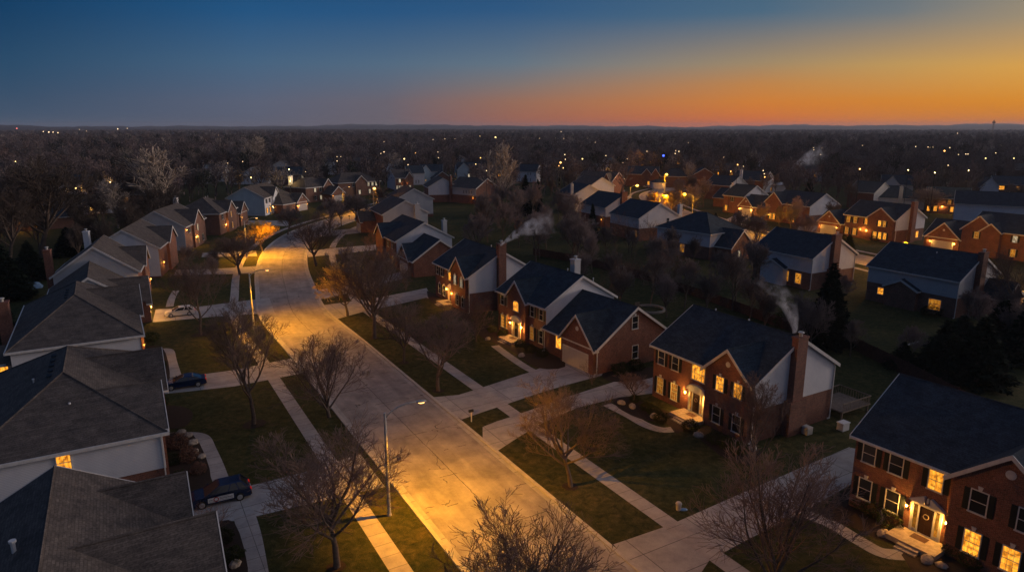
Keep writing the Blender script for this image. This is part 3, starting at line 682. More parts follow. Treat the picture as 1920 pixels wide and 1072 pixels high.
def mid(label, o, a, W, D=12.2, ze=6.2, zr=9.7, ax='x', x0=0, xg=(), sid='R', sm='siding', wall='brick', roof='shingle', zs=3.3, h0=6, h1=6, group=None, name='brick_house', up=(), dn=(), lamps=(), gar=None, more=None, far=True, lp=22):
    h = House(name, label, 'house', o, a, group, wall, roof)
    h.block(x0, x0 + W, 0, D, ze, zr, ax, h0, h1, sid=sid, zs=zs, sm=sm)
    for (t, hw, z, *y) in xg: h.block(t - hw, t + hw, -(y[0] if y else .56), 5.0, ze, z, 'y', wall=wall)
    ing = lambda t: 'F-0.57' if any(abs(t - g[0]) < g[1] for g in xg) else 'F0'
    for (t, m) in up: h.win(ing(t), t, ze - 2.05, .9, 1.45, m, style='plain')
    for (t, m) in dn: h.win(ing(t), t, .8, .95, 1.7, m, style='plain')
    for (t, z) in lamps: h.lamp(ing(t), t, z, lp, .11)
    if gar:   # (x0, x1, y0, y1, ze, zr, gable centre, half width, gable z, door, lampcol)
        g0, g1, y0, y1, gze, gzr, gc, ghw, gz = gar[:9]
        if gzr: h.block(g0, g1, y0, y1, gze, gzr, 'x', sid='', wall=wall)
        h.block(gc - ghw, gc + ghw, y0 - .5, y0 + 5.2, gze, gz, 'y', wall=wall); f = 'F%g' % (y0 - .5)
        h.garage_door(f, gc, 4.8); h.vent(gc, gze + (gz - gze) * .5, f)
        if len(gar) > 9 and gar[9]:
            for k in (-1, 1): h.lamp(f, gc + k * 2.85, 2.1, lp, .12)
    if more: more(h)
    return h.done()

def build_rows():
    # ---- right row beyond R4
    def m5(h): h.vents([(-4, 6.5, 9.5), (-7, 6.5, 9.5)]); h.chimney(-5, -4, 12.3, 13.3, 9.2, 'siding2')
    mid('dark-roofed house with grey siding gable and a low brick garage wing with no lamp lit', G2(743, 452, 6.2), -63, 15, 12.8, x0=-15, group=ROWR, gar=(.1, 9.5, .5, 12, 3.45, 7.3, 4.6, 3.3, 6.2), xg=((-11, 3, 8.6),), up=((-3, 'glass'), (-6, 'glass')), dn=((-3, 'litdim'), (-6, 'glass')), more=m5)
    def m6(h): h.vents([(-2, 8, 8.6)]); h.chimney(.1, 1.0, 9, 10.4, 8.6, 'siding2'); h.win('R0', 6, 4.4, .9, 1.4, sh=False, style='plain')
    mid('grey-sided gabled house with a tall siding chimney at its near rear corner', G2(718, 402, 6.2), -66, 15, 13.0, x0=-15, group=ROWR, sm='siding2', roof='shingle2', zs=1.0, more=m6, gar=(-15, -9, -4, 4, 3.3, 0, -12, 3.2, 5.8))
    mid('grey-sided house with brown roof behind the one with the siding chimney', G2(741, 375, 6.2), -68, 14, 13.0, x0=-14, group=ROWR, sm='siding2', roof='shingle2', zs=1.0, gar=(-14, -8, -3, 4, 3.3, 0, -11, 3.2, 5.8), more=lambda h: h.win('R0', 9, 4.2, .9, 1.4, sh=False, style='plain'))
    mid('narrow pale-blue sided house with a white rear wall facing the back gardens', G2(803, 351, 6.2), -75, 13, 12, x0=-13, group=ROWR, sid='RB', zs=3.0, roof='shingle2', more=lambda h: h.win('B12', -3, 4, .9, 1.4, sh=False, style='plain'))
    mid('brown-roofed house with a tall thin brick chimney in front of its grey gable', G2(842, 350, 6.2), -40, 15, 13, x0=0, group=ROWR, sid='LF', sm='siding2', roof='shingle2', more=lambda h: (h.chimney(1.0, 1.9, -.95, -.05, 10.5), h.win('F0', [9, 12], 4, .8, 1.3, 'litdim', style='plain'), h.lamp('F0', 13.5, 2.6, 15, .14)))
    # ---- left row
    h = House('gabled_house', 'nearest left-hand house at the bottom left corner, brown hipped roof with two cross gables', 'house', (-28.32, 51.11), 120, ROWL, 'siding', 'shingle2')
    h.block(-30, -11.3, 0, 12.4, 6.1, 9.5); h.block(-15.3, -11.35, -.56, 5.5, 6.2, 8.3, 'y', wall='brick'); h.block(-23.0, -17.8, -1.5, 5.5, 6.2, 8.9, 'y', wall='brick')
    h.vents([(-19, 7.6, 9.0), (-24, 8.2, 8.6)], .45, .11); h.garage_door('F-1.5', -20.4, 4.6); h.win('F0', -16.6, 1.2, .9, 1.6, sh=False, style='plain'); h.done()
    h = House('gabled_house', 'second left-hand house from the camera, pale siding side wall with one yellow lit window', 'house', (-28.32, 51.11), 120, ROWL, 'brick', 'shingle2')
    h.block(0, 22, 0, 13.2, 6.2, 9.95, 'h', 7.3, 6.6, sid='L', zs=2.9); h.block(.6, 9.6, -.2, 5.5, 6.2, 8.5, 'y'); h.block(10.4, 16.2, -.8, 5.5, 6.2, 9.0, 'y')
    h.win('L-0.05', 6.8, 4.35, .9, 1.5, 'lit', False, 'plain'); h.vents([(4.0, 6.2, 7.9), (10, 9, 8.5)], .35, .06); h.spouts([(-.12, .1)], 6)
    for k in range(5):
        b = MB(); b.box(-.3, .3, -.2, .2, 0, .12); b.build('roof_vent', M['shingle'], h.e, (8.6 + k * 1.5, 7.7, 9.42))
    h.done()
    h = House('gabled_house', 'third left-hand house, wide brown hipped roof, brick chimney behind and a lit rear window', 'house', (-44.09, 77.47), 120.5, ROWL, 'siding2', 'shingle2')
    h.block(0, 23, 0, 12.6, 6.2, 9.95, 'h', 8.2, 6.2, wall='siding'); h.block(10.2, 17.4, -.56, 5.5, 6.2, 9.2, 'y', wall='brick'); h.block(.6, 6, 12.61, 16.5, 4.6, 5.8, 'y', wall='siding2', trim=False)
    h.win('L0.6', 13.6, 2.6, 1.1, 1.7, 'lit', False, 'plain'); h.chimney(9.6, 11.2, 13.2, 14.4, 9.4, z0=-.2); h.vents([(8.0, 3.4, 7.7)], .35)
    b = MB(); b.box(-.05, .35, -.05, .05, 0, 6); b.build('brick_pier', M['brick'], h.e, (.0, -.06, 0)); h.lamp('F-0.3', 9.0, 2.2, 20)
    for k in range(4):
        b = MB(); b.box(-.3, .3, -.2, .2, 0, .12); b.build('roof_vent', M['shingle'], h.e, (9.5 + k * 1.6, 7.3, 9.42))
    h.done()
    h = House('gabled_house', 'low fourth left-hand house with a brick garage lit by two lamps beside the silver car', 'house', (-56.98, 103.96), 120, ROWL, 'brick', 'shingle2')
    h.block(-1.6, 13, 2.0, 13.4, 4.4, 8.2, sid='L', zs=.1, sm='siding2'); h.block(0, 6.8, 0, 8.5, 3.3, 6.6, 'y'); h.garage_door('F0', 3.4, 4.8); h.lamp('F0', .5, 2.3, 70, .1); h.lamp('F0', 6.3, 2.3, 70, .1); h.done()
    def l5(h): h.chimney(.6, 1.9, 12.3, 13.3, 10.3); h.win('L-0.05', 3, 4, .9, 1.4, sh=False)
    mid('fifth left-hand house, grey siding gable with white rake, brick chimney at its rear corner', G2(258, 507, 6.2), 113, 13, 12.3, 6.2, 10.6, sid='L', zs=.5, sm='siding2', roof='shingle2', group=ROWL, xg=((9.5, 3.4, 8.8),), lamps=((11.8, 2.3),), more=l5)
    mid('sixth left-hand house, pale siding gable and white siding chimney behind', G2(296, 464, 6.2), 106, 17, 12.4, 6.2, 9.9, sid='L', zs=.3, sm='siding', roof='shingle2', group=ROWL, xg=((12.2, 4, 8.8),), lamps=((3.0, 2.6),), more=lambda h: h.chimney(3, 4.2, 13, 14, 9.4, 'siding'))
    def l7(h): h.chimney(-.2, .9, 12.6, 13.6, 10.3); h.lamp('F0', 1.0, 5.2, 12, .14)
    mid('seventh left-hand house, grey gable with red brick front and two bright door lamps', G2(345, 425, 6.2), 99, 18, 13, 6.2, 10.0, sid='L', zs=.3, sm='siding2', roof='shingle2', wall='brick2', group=ROWL, xg=((10, 4, 9.2),), up=((4, 'glass'), (9, 'litpale')), dn=((9.0, 'litdim'), (13, 'glass')), lamps=((6.4, 2.6), (7.9, 2.6)), more=l7)
    def l8(h): h.vents([(9, 6.3, 9.5), (11, 6.3, 9.5)]); h.chimney(5, 6.3, 13, 14, 10, 'siding'); h.block(16.4, 26, 0, 11, 4.2, 7.4, 'x'); h.block(18, 25.6, -.5, 5, 4.2, 7.2, 'y'); h.lamp('F-0.5', 19, 2.6, 18, .12)
    mid('eighth left-hand house, dark hipped roof, brick gable front and one lamp by the door', G2(410, 400, 6.2), 95, 16, 13, 6.2, 9.9, 'h', h0=7, sid='', roof='shingle2', wall='brick2', group=ROWL, xg=((9.5, 3.4, 8.8),), up=((3, 'glass'), (9, 'litdim')), dn=((9.5, 'litdim'),), lamps=((5, 2.4),), more=l8)
    mid('ninth left-hand house, pale painted front with lit ground-floor windows and blue-grey siding gable', G2(495, 371, 6.2), 89, 21, 13, 6.2, 9.7, sid='L', zs=.3, sm='siding3', roof='shingle2', wall='siding', group=ROWL, xg=((10, 3, 9.0),), up=((2, 'glass'), (5, 'glass'), (10, 'glass'), (14, 'glass')), dn=((2, 'lit'), (5, 'lit'), (9, 'litdim'), (12, 'lit'), (15, 'lit')), lamps=((7, 2.4), (11, 2.4)), more=lambda h: h.win('L0', 7, 4.2, .8, 1.3, sh=False, style='plain'))
    # garage of the next house and houses round the bend
    mid('low grey hipped garage block with two lamps lit beside the pale-fronted house', G2(560, 378, 3.4), 70, 13, 11, 3.4, 7.0, 'h', x0=-9, h0=5, h1=4, sid='', roof='shingle2', wall='brick2', gar=(0, 5, 0, 5, 3.4, 0, 1.5, 3.2, 6.3, 1))
    mid('house with white chimney on its hip end, one lit upstairs window, above the bend', G2(573, 352, 6.2), 60, 15, 12, 6.2, 9.6, 'h', h0=5, h1=5, sid='', roof='shingle2', wall='brick2', xg=((11.8, 2.6, 9.0),), up=((5, 'litpale'), (8, 'glass')), dn=((5, 'glass'), (8, 'litpale')), more=lambda h: h.chimney(.5, 1.9, 9, 10.2, 10.4, 'siding'))
    mid('small brick garage gable with a lamp on each side of its door, above the bend', G2(622, 364, 3.2), 60, 7.5, 8, 3.2, 6.0, 'y', sid='', roof='shingle2', wall='brick2', more=lambda h: (h.garage_door('F0', 3.7, 4.8), h.lamp('F0', .5, 2.5, 28, .16), h.lamp('F0', 7, 2.5, 28, .16)))
    mid('wide hipped brick house with small gable and scattered lit windows, beyond the bend', G2(634, 343, 6.2), 42, 21, 13, 6.2, 9.9, 'h', h0=5.5, h1=6, sid='', roof='shingle2', wall='brick2', xg=((11, 2.8, 8.8),), up=((15, 'litpale'), (17, 'litpale'), (19, 'litpale'), (7.5, 'glass')), dn=((10, 'litpale'), (15.5, 'litpale'), (18.5, 'lit')))
    mid('grey-sided gabled house whose narrow brick end shows four tall lit windows', G2(741, 334, 6.2), 25, 9, 15, 6.2, 9.7, 'x', sid='L', zs=0.5, sm='siding', roof='shingle2', wall='brick2', xg=((6.8, 1.9, 8.8),), up=((2.2, 'litpale'),), dn=((.9, 'litpale'), (2.1, 'litpale'), (3.2, 'litpale'), (7, 'litpale')), lamps=((5.0, 2.5),))
G2 = lambda px, py, z=0: tuple(at(px, py, z)[:2])

def build_back_houses():
    # backs toward the camera
    def b1(h): h.win('F0', 1.9, 4.0, .9, 1.5, sh=False, style='plain'); h.win('F0', [9.4, 10.5], 4.0, .8, 1.4, sh=False, style='plain'); h.win('F0', [8.3, 11.2], .9, 1.3, 1.9, 'litdim', False, 'plain'); h.win('F0', 5.6, .8, .9, 2.0, 'lit', False, 'plain'); h.block(3.0, 8.6, -1.2, 2, 3.4, 4.7, 'y', wall='siding'); h.chimney(14.05, 14.9, 4.6, 6.4, 10.2, sh=(14.05, 15.0, 4.2, 6.9, 3.8)); [h.vents([(2.5 + k * 2.2, 5.6, 9.1)], .25, .12) for k in range(4)]; h.spouts([(14.1, -.1), (14.1, 12.1)], 6)
    mid('navy-roofed house seen from behind, big brick chimney on its gable, beside the tall conifer', G2(1415, 463, 6.2), -62, 14, 12.2, sid='FR', zs=3.3, group=ROWB, wall='brick2', more=b1)
    def b2(h): h.win('F0', 4.0, 4.0, .95, 1.5, sh=False, style='plain'); h.win('F0', 13.0, 4.0, 1.0, 1.4, sh=False, style='plain'); h.win('F0', 2.6, 1.5, 1.0, 1.1, 'lit', False, 'plain'); h.win('F0', 6.5, .5, 1.7, 2.1, 'lit', False, 'plain'); h.win('F0', 11.8, .8, 1.9, 1.7, 'litdim', False, 'plain'); h.chimney(15.05, 15.9, 4.6, 6.2, 10.3, sh=(15.05, 16.0, 4.2, 6.7, 3.8)); h.block(3.9, 9.1, -.9, 2, 3.5, 4.8, 'y', wall='brick2'); h.block(15.1, 19, 7, 12, 3.2, 5.5, 'x', wall='brick2'); h.vents([(8.5, 5, 9)], .35); h.spouts([(15.1, -.1), (15.1, 12.1)], 6)
    mid('dark-roofed house seen from behind at right, three yellow ground-floor windows under grey siding', G2(1630, 497, 6.2), -59, 15, 12.4, sid='FR', zs=3.3, group=ROWB, wall='brick2', sm='siding2', more=b2)
    def b3(h): h.win('F0', [2.2, 7.8], .9, 1.2, 1.8, 'litdim', False, 'plain'); h.block(9, 20, 2, 10, 3.4, 6.8, 'x', wall='brick2'); h.win('R20', 5, .9, .9, 1.4, 'litpale', False, 'plain')
    mid('dark hipped house seen from behind with a low brick wing, left of the navy-roofed one', G2(1233, 424, 6.2), -52, 15.5, 13, 6.2, 10.0, 'h', h0=7, h1=6, sid='FR', zs=3.0, group=ROWB, wall='brick2', more=b3)
    def b4(h): h.win('R14.5', 9.0, 4.0, .8, 1.4, sh=False, style='plain'); h.win('F0', 12.3, .8, .7, 2, 'lit', False, 'plain'); h.win('F0', 11.5, 4.1, .8, 1.4, sh=False, style='plain'); h.chimney(9, 10.2, 13.2, 14.3, 9.7, 'siding')
    mid('house with a bright pale siding gable over brick and a cream chimney behind, mid right', G2(1190, 411, 6.2), -62, 14.5, 13, sid='FR', zs=3.4, x0=-.0, group=ROWB, wall='brick', more=lambda h: None) if False else None
    h = House('brick_house', 'house with bright pale siding gable over brick and one narrow lit rear window', 'house', G2(1145, 399, 6.2), -64, ROWB, 'brick', 'shingle'); h.block(0, 13.5, 0, 13.4, 6.2, 9.8, sid='FR', zs=3.4); b4_ = b4
    h.win('R13.55', 9.6, 4.3, .8, 1.4, sh=False, style='plain'); h.win('F0', 12.4, .9, .6, 1.9, 'lit', False, 'plain'); h.win('F0', 11.3, 4.2, .7, 1.3, sh=False, style='plain'); h.chimney(12.5, 13.5, 13.5, 14.5, 9.0, 'siding'); h.done()
    h = House('brick_house', 'house with broad brick chimney splitting its pale gable, one lamp glowing at the rear', 'house', G2(1090, 381, 6.2), -64, ROWB, 'brick', 'shingle'); h.block(0, 14, 0, 13, 6.2, 9.8, sid='FR', zs=3.4)
    h.chimney(14.05, 14.9, 5.2, 7.2, 10.6); h.win('F0', [2, 4], 4.2, .8, 1.4, sh=False, style='plain'); h.lamp('F0', 12, 2.4, 12, .16); h.done()

def build_second_street():
    S2 = 'houses on the far side of the second street'
    def f1(h): h.chimney(15.3, 16.2, 5.2, 6.8, 10.6); h.spouts([(15.4, -.1)], 6); h.win('R15.2', 9.5, 1.0, .9, 1.6, 'lit', False, 'plain')
    mid('brick house with every front window glowing and two door lamps, across the second street', G2(1585, 401, 6.2), -62, 15, 12.6, group=S2, sid='R', xg=((11, 3.7, 9.0),), up=((1.2, 'litdim'), (3.3, 'litdim'), (6.7, 'lit'), (11.0, 'lit'), (12.2, 'litdim')), dn=((3.4, 'lit'), (9.9, 'lit'), (11.4, 'lit'), (12.7, 'lit'), (1, 'litdim')), lamps=((5.2, 2.5), (7.4, 2.5)), gar=(-8.6, -.1, 0, 10.5, 3.4, 6.6, -4.6, 3.6, 6.6, 1), more=f1, lp=26)
    mid('brick house at the right edge with dark two-gabled front, its garage lit by lamps', G2(1816, 428, 6.2), -57, 21, 13, group=S2, sid='', xg=((2.5, 3.6, 9.4), (5.2, 2.0, 7.9, 1.0)), up=((2.2, 'litdim'), (10, 'litpale'), (13.5, 'litdim')), dn=((10, 'litdim'), (13.4, 'litdim')), gar=(-9.8, -.1, 0, 11, 3.4, 7.0, -5.2, 3.8, 6.9, 1), lp=26)
    mid('brick house with tall pale siding gable and lit windows, left of the glowing-fronted house', G2(1445, 378, 6.2), -63, 15.5, 13, group=S2, sid='R', xg=((1.8, 3.4, 9.4),), dn=((1, 'lit'), (2.3, 'lit'), (9.5, 'lit')), up=((9, 'glass'),))
    mid('navy-roofed brick house with grey gable and a small lit garage wing on the second street', G2(1357, 365, 6.2), -58, 9, 12.5, group=S2, sid='R', xg=(), dn=((1.5, 'lit'),), up=((4, 'glass'),), gar=(9.1, 19, -1, 8, 3.4, 6.8, 11.3, 2.8, 6.4, 1), lp=45, more=lambda h: h.chimney(-1, -.05, 5, 6, 10.0, 'siding'))
    mid('low white gable with a lit garage end between dark roofs up the second street', G2(1338, 369, 3.6), -55, 10, 9, 3.6, 6.8, group=S2, sid='R', zs=0.4, dn=((8, 'lit'),))
    mid('grey siding gable over a dark lean-to roof up the second street', G2(1322, 345, 6.2), -50, 12, 13, group=S2, sid='R', zs=.4, sm='siding2')
    mid('grey-roofed house with a pale chimney and white end wall, topmost of the second street cluster', G2(1372, 336, 6.2), -40, 15, 13, 6.2, 9.8, group=S2, sid='R', zs=.4, sm='siding', more=lambda h: h.chimney(4, 5.2, -1.1, -.05, 10.5, 'siding'))
    mid('long white-sided navy-roofed house seen from behind near the right edge', G2(1791, 381, 6.2), -32, 19, 12, group=S2, sid='FR', zs=.5, more=lambda h: (h.win('F0', [4.5, 9.5, 13.5], 3.8, 1, 1.3, sh=False, style='plain'), h.vents([(14, 6, 9.4)])))
    mid('white gable house under dark trees, behind the glowing-fronted brick house', G2(1590, 358, 6.2), -55, 10, 13, group=S2, sid='R', zs=.4)
    mid('dark hipped house with one lit lamp and a grey chimney, behind the glowing-fronted house', G2(1625, 369, 4.4), -25, 19, 14, 4.4, 8.4, 'h', h0=7, h1=7, group=S2, sid='F', zs=.4, more=lambda h: (h.chimney(10.5, 11.7, -1.1, -.05, 8.4, 'siding2'), h.lamp('F0', 4.5, 2.6, 18, .2)))
    mid('two-peaked white gable house rising behind the dark hipped roof', G2(1652, 345, 6.2), -30, 12, 12, group=S2, sid='FR', zs=.4, xg=((4, 3, 9.5),), wall='siding')
    mid('brick house with glowing porch hidden by a bare red tree near the right edge', G2(1738, 370, 5.5), -30, 13, 12, 5.5, 8.8, group=S2, sid='', dn=((1, 'lit'), (3, 'lit'), (8, 'lit')), lamps=((5, 2.5), (10, 2.5)), up=((7, 'litdim'),), lp=45)
    mid('small white house with a pointed roof beside the long navy-roofed one', G2(1838, 350, 4.8), -20, 7, 8, 4.8, 8.6, 'y', group=S2, sid='F', zs=.3)
    mid('brick house with a row of bright yellow windows at the right edge of the wood', G2(1866, 345, 4.6), -20, 22, 12, 4.6, 7.8, group=S2, sid='', more=lambda h: h.win('F0', [2, 3.2, 9, 13.5, 14.8, 19], 2.2, 1.1, 1.5, 'lit', False, 'plain'))
    # group at the left of the second street
    mid('white gable with dark front roof and a siding chimney, first of the clustered gables', G2(1052, 362, 6.2), -70, 13, 13, group=S2, sid='R', zs=.4, x0=-3, more=lambda h: h.chimney(10.1, 10.9, -1, -.05, 10.2, 'siding2'))
    mid('white gable tucked behind the first of the clustered gables', G2(1070, 346, 6.2), -60, 13, 13, group=S2, sid='R', zs=.4, roof='shingle2')
    mid('brown-roofed brick house with a peaked entrance glowing yellow at the second street corner', G2(1083, 336, 6.2), -35, 18, 12, group=S2, sid='F', zs=.4, roof='shingle2', more=lambda h: (h.block(14, 17.5, -1.4, 3, 6.2, 9.4, 'y', wall='brick'), h.win('F-1.4', [15.1, 16.4], .9, .8, 3.0, 'lit', False, 'plain'), h.lamp('F-1.4', 17, 2.5, 24, .18)))
    mid('small white gable lit by a lamp, highest of the clustered gables', G2(1118, 308, 6.2), -30, 12, 12, 6.2, 9.8, 'y', group=S2, sid='F', zs=.4, lamps=((9, 2.6),), dn=((8, 'lit'),), lp=40)
    mid('navy-roofed house with two small white peaks, glowing entrance, heading the second street', G2(1172, 326, 6.2), -12, 17, 13, group=S2, sid='', xg=((11, 2.4, 9.0), (15.5, 2.0, 9.0)), dn=((12.2, 'lit'), (15.6, 'lit')), more=lambda h: [h.mb('siding').prism([(x - w, -.36, 6.2), (x + w, -.36, 6.2), (x, -.36, 8.85)], (0, -.05, 0)) for x, w in ((11, 2.3), (15.5, 1.9))])
    mid('small open carport lit from inside at the head of the second street', G2(1224, 342, 3.2), 0, 6.5, 6, 3.2, 4.6, 'h', h0=2.5, h1=2.5, group=S2, sid='', wall='siding', more=lambda h: h.lamp('F0', 5, 2.4, 40, .16))
    mid('dark hipped house among bare trees right of the second street head', G2(1240, 330, 5.5), -10, 14, 12, 5.5, 9.0, 'h', h0=5, h1=5, group=S2, sid='', wall='brick2')
    mid('brick gable house with one lamp at each end of its front, beyond the second street', G2(1296, 330, 5.5), -8, 13, 11, 5.5, 9.4, 'y', group=S2, sid='', wall='brick', lamps=((.6, 3.2), (11.8, 3.2)), lp=25)
    mid('long flat pale roof of a low house above a lit porch', G2(1420, 347, 3.6), -5, 13, 9, 3.6, 4.3, group=S2, sid='', wall='siding', roof='trim', dn=((6, 'litdim'),))
    # beyond the main street bend
    FB = 'houses far beyond the main street bend'
    mid('brick garage gable with two bright lamps above the grey-sided row', G2(812, 335, 3.2), 15, 10, 8, 3.2, 6.8, 'y', group=FB, sid='', more=lambda h: (h.garage_door('F0', 5, 5), h.lamp('F0', .8, 2.4, 50, .2), h.lamp('F0', -4, 2.4, 50, .2)), x0=0)
    mid('dark slate-coloured gable house left of the bright brick garage gable', G2(788, 322, 6.2), 5, 12, 13, group=FB, sid='F', zs=.4, sm='siding3', xg=((3, 2.8, 9.6),), wall='siding3')
    mid('blue-sided gable house with three lit windows and a navy roof', G2(857, 318, 5.2), 12, 15, 12, 5.2, 9.0, group=FB, sid='F', zs=3.0, sm='siding3', wall='siding3', xg=((4, 4, 9.0),), dn=((7, 'litpale'), (8.4, 'litpale'), (9.8, 'litpale')), lamps=((-1, 2.5),))
    mid('white gable beside a brown roof, furthest house above the bend', G2(716, 309, 5.2), 10, 18, 12, 5.2, 8.6, group=FB, sid='F', zs=.4, roof='shingle2', xg=((4, 4, 8.8),), wall='siding')
    mid('white house with three tall lit windows right of the grey-sided gable', G2(764, 325, 6.2), 20, 9, 10, group=FB, sid='F', zs=.4, wall='siding', dn=((2, 'litpale'), (3.6, 'litpale'), (5.2, 'litpale')))
    mid('white sided house with navy roof alone among the trees at centre', G2(963, 321, 6.2), -18, 13, 11, group=FB, sid='FR', zs=.4, sm='siding', dn=((9, 'litdim'),), up=((9, 'litdim'),))
    mid('dark house with a pale rim of roof in the wood above the bend', G2(596, 304, 5.6), 5, 12, 11, 5.6, 8.6, 'h', h0=4, h1=4, group=FB, sid='', wall='siding2')
    mid('small white gable showing over a dark roof in the wood above the bend', G2(613, 312, 5.6), 10, 10, 11, 5.6, 9.0, 'y', group=FB, sid='F', zs=.4)
    mid('dark gable house with one warm attic window left of the bend', G2(515, 327, 5.6), 10, 16, 12, 5.6, 9.0, group=FB, sid='', wall='brick2', up=((14, 'litpale'),))
    # left wood
    LW = 'houses half hidden in the wood on the left'
    mid('low house with a warm floodlit wall at the far left edge', G2(-30, 415, 3.6), 35, 22, 12, 3.6, 7.6, group=LW, sid='', wall='brick2', lamps=((9, 3.0),), dn=((12, 'litdim'),), lp=120)
    mid('house with two orange lit windows deep in the left wood', G2(198, 366, 5.4), 20, 15, 11, 5.4, 8.8, group=LW, sid='', wall='brick2', more=lambda h: h.win('F0', [2, 6.5], 3.0, 1.8, 1.6, 'litdim', False, 'plain'))
    mid('white open garage in the left wood lit by one small lamp', G2(155, 386, 3.2), 25, 11, 8, 3.2, 4.8, group=LW, sid='F', zs=.3, lamps=((3, 2.3),), lp=30)
    mid('pale gabled house deep in the wood left of the main street', G2(378, 322, 5.6), 5, 12, 12, 5.6, 9, group=LW, sid='F', zs=.3, xg=((3, 2.8, 9.2),), wall='siding', dn=((9, 'litpale'),))
    mid('low pale house with a lit window left of the tall pale tree at centre left', G2(428, 331, 4.2), 0, 14, 10, 4.2, 7, group=LW, sid='F', zs=.3, wall='siding', more=lambda h: h.win('F0', [5, 11], 2, 1.6, 1.4, 'litpale', False, 'plain'))
    mid('white house glimpsed between trunks in the left wood below the pair of lamps', G2(92, 343, 5.6), 15, 16, 11, 5.6, 8.6, group=LW, sid='F', zs=.3, lamps=((6, 3), (13, 3)), lp=30)
def build_wood_houses():
    g = 'houses deep among the far trees'
    for px, py, a, W, z, ax, wl, sd, wins, lb in (
        (262, 322, 12, 14, 5.6, 'x', 'brick2', '', (3, 9), 'dark low house in the left wood with two small lit windows, behind the sycamore'),
        (452, 326, 0, 12, 5.6, 'y', 'siding', 'F', (3, 8), 'pale gable end with lit windows in the wood, below the pale tall tree'),
        (655, 306, 10, 15, 5.6, 'x', 'siding2', '', (5,), 'grey house between conifers above the wide hipped brick house'),
        (842, 300, -5, 13, 5.6, 'y', 'siding', 'F', (4, 8), 'small white gable in the wood above the blue-sided house'),
        (912, 324, 20, 12, 4.2, 'x', 'brick2', '', (2, 8), 'low brick house with two lit windows left of the white house at centre'),
        (1020, 306, -10, 14, 5.6, 'x', 'siding2', '', (6,), 'grey house in the wood right of centre with one lit window'),
        (1160, 300, -5, 13, 5.4, 'y', 'siding', 'F', (5,), 'pale gable in the wood above the second street head'),
        (1335, 318, -10, 16, 5.4, 'x', 'brick2', '', (4, 11), 'dark brick house behind the one with a lamp at each end'),
        (1500, 322, -15, 14, 5.4, 'x', 'siding2', '', (8,), 'grey house in the wood below the highest smoke plume'),
        (1700, 300, -15, 15, 5.4, 'x', 'siding', 'F', (3, 10), 'white house in the far right wood beyond the tall dark conifer'),
        (1815, 312, -20, 16, 5.4, 'x', 'siding', 'F', (4, 9, 13), 'white house in the far right wood with three lit windows'),
        (345, 330, 12, 12, 4.4, 'x', 'siding2', 'F', (4, 9), 'low grey house in the left wood just right of the sycamore'),
        (506, 312, 5, 13, 5.4, 'y', 'siding2', 'F', (4,), 'grey gable in the wood left of the bend with one lit window'),
        (560, 300, 8, 14, 5.4, 'x', 'brick2', '', (3, 10), 'brick house with two lit windows in the wood left of the bend'),
        (690, 290, 5, 15, 5.4, 'x', 'siding', 'F', (4, 10), 'white house furthest back above the main street bend'),
        (765, 292, -5, 13, 5.4, 'y', 'siding2', 'F', (3, 8), 'grey gable end furthest back, right of the white house above the bend'),
        (1075, 312, -8, 14, 5.4, 'x', 'siding', 'F', (5, 10), 'pale house behind the clustered gables'),
        (1262, 300, -8, 14, 5.4, 'x', 'brick2', '', (4, 9), 'brick house behind the head of the second street'),
        (1410, 302, -12, 14, 5.4, 'y', 'siding2', 'F', (5,), 'grey gable in the wood beyond the flat pale roof'),
        (1590, 302, -15, 15, 5.4, 'x', 'siding', 'F', (4, 11), 'pale house in the right wood beyond the white gable'),
        (1765, 292, -18, 15, 5.4, 'x', 'brick2', '', (3, 9), 'brick house with two lit windows furthest back at right'),
        (1905, 318, -20, 14, 5.4, 'x', 'brick2', '', (5,), 'dark house with one lit window at the extreme right of the wood')):
        mid(lb, G2(px, py, z), a, W, 11, z, z + 3.3, ax, group=g, sid=sd, zs=.4, wall=wl, roof='shingle2', more=lambda h: h.win('F0', list(wins), min(2.4, z - 2.2), 1.5, 1.5, 'lit', False, 'plain'))
build_near_houses(); build_wood_houses(); build_rows(); build_back_houses(); build_second_street()

# ------------------------------------------------------------------ street lamps
HX, HY = UY, -UX     # unit vector to the right of the main street
def street_lamp(x, y, ang, label, h=8.7, arm=2.5, power=2600, aim=None, group='street lamps', spot=True, tilt=24, lens=1.0):
    t = thing('street_lamp', label, 'street lamp', (x, y, 0), ang, group)
    b = MB(); b.tube([(0, 0, .12), (0, 0, h * .5), (0, 0, h)], [.15, .13, .10], 10); b.build('pole', M['metal'], t, smooth=False)
    b = MB(); b.tube([(0, 0, 0), (0, 0, .18)], [.2, .17], 10); b.build('base', M['metal'], t)
    P = [(.02, 0, h - .45), (arm * .15, 0, h - .05), (arm * .4, 0, h + .38), (arm * .72, 0, h + .62), (arm, 0, h + .66)]
    b = MB(); b.tube(P, .06, 8); b.build('arm', M['metal'], t, smooth=True)
    b = MB(); b.ball((arm + .3, 0, h + .66), (.42, .17, .10), 12, 6); hd = b.build('lamp_head', M['metal'], t, smooth=True)
    b = MB(); b.ball((arm + .32, 0, h + .58 - .09 * (lens - 1)), (.26 * lens, .13 * lens * lens, .09 * lens * lens), 10, 6); b.build('lens', M['sodium'], hd)
    l = bpy.data.lights.new('lamp_light', 'SPOT' if spot else 'POINT'); l.energy = power; l.color = (1, .385, .0); l.shadow_soft_size = .12
    o = bpy.data.objects.new('lamp_light', l); COL.objects.link(o); o.parent = t; o.location = (arm + .32, 0, h + (.42 if spot else -.15))
    if spot:
        l.spot_size = R(162); l.spot_blend = .5; o.rotation_euler = (0, R(-tilt), 0)
    return t
LAMPS = []
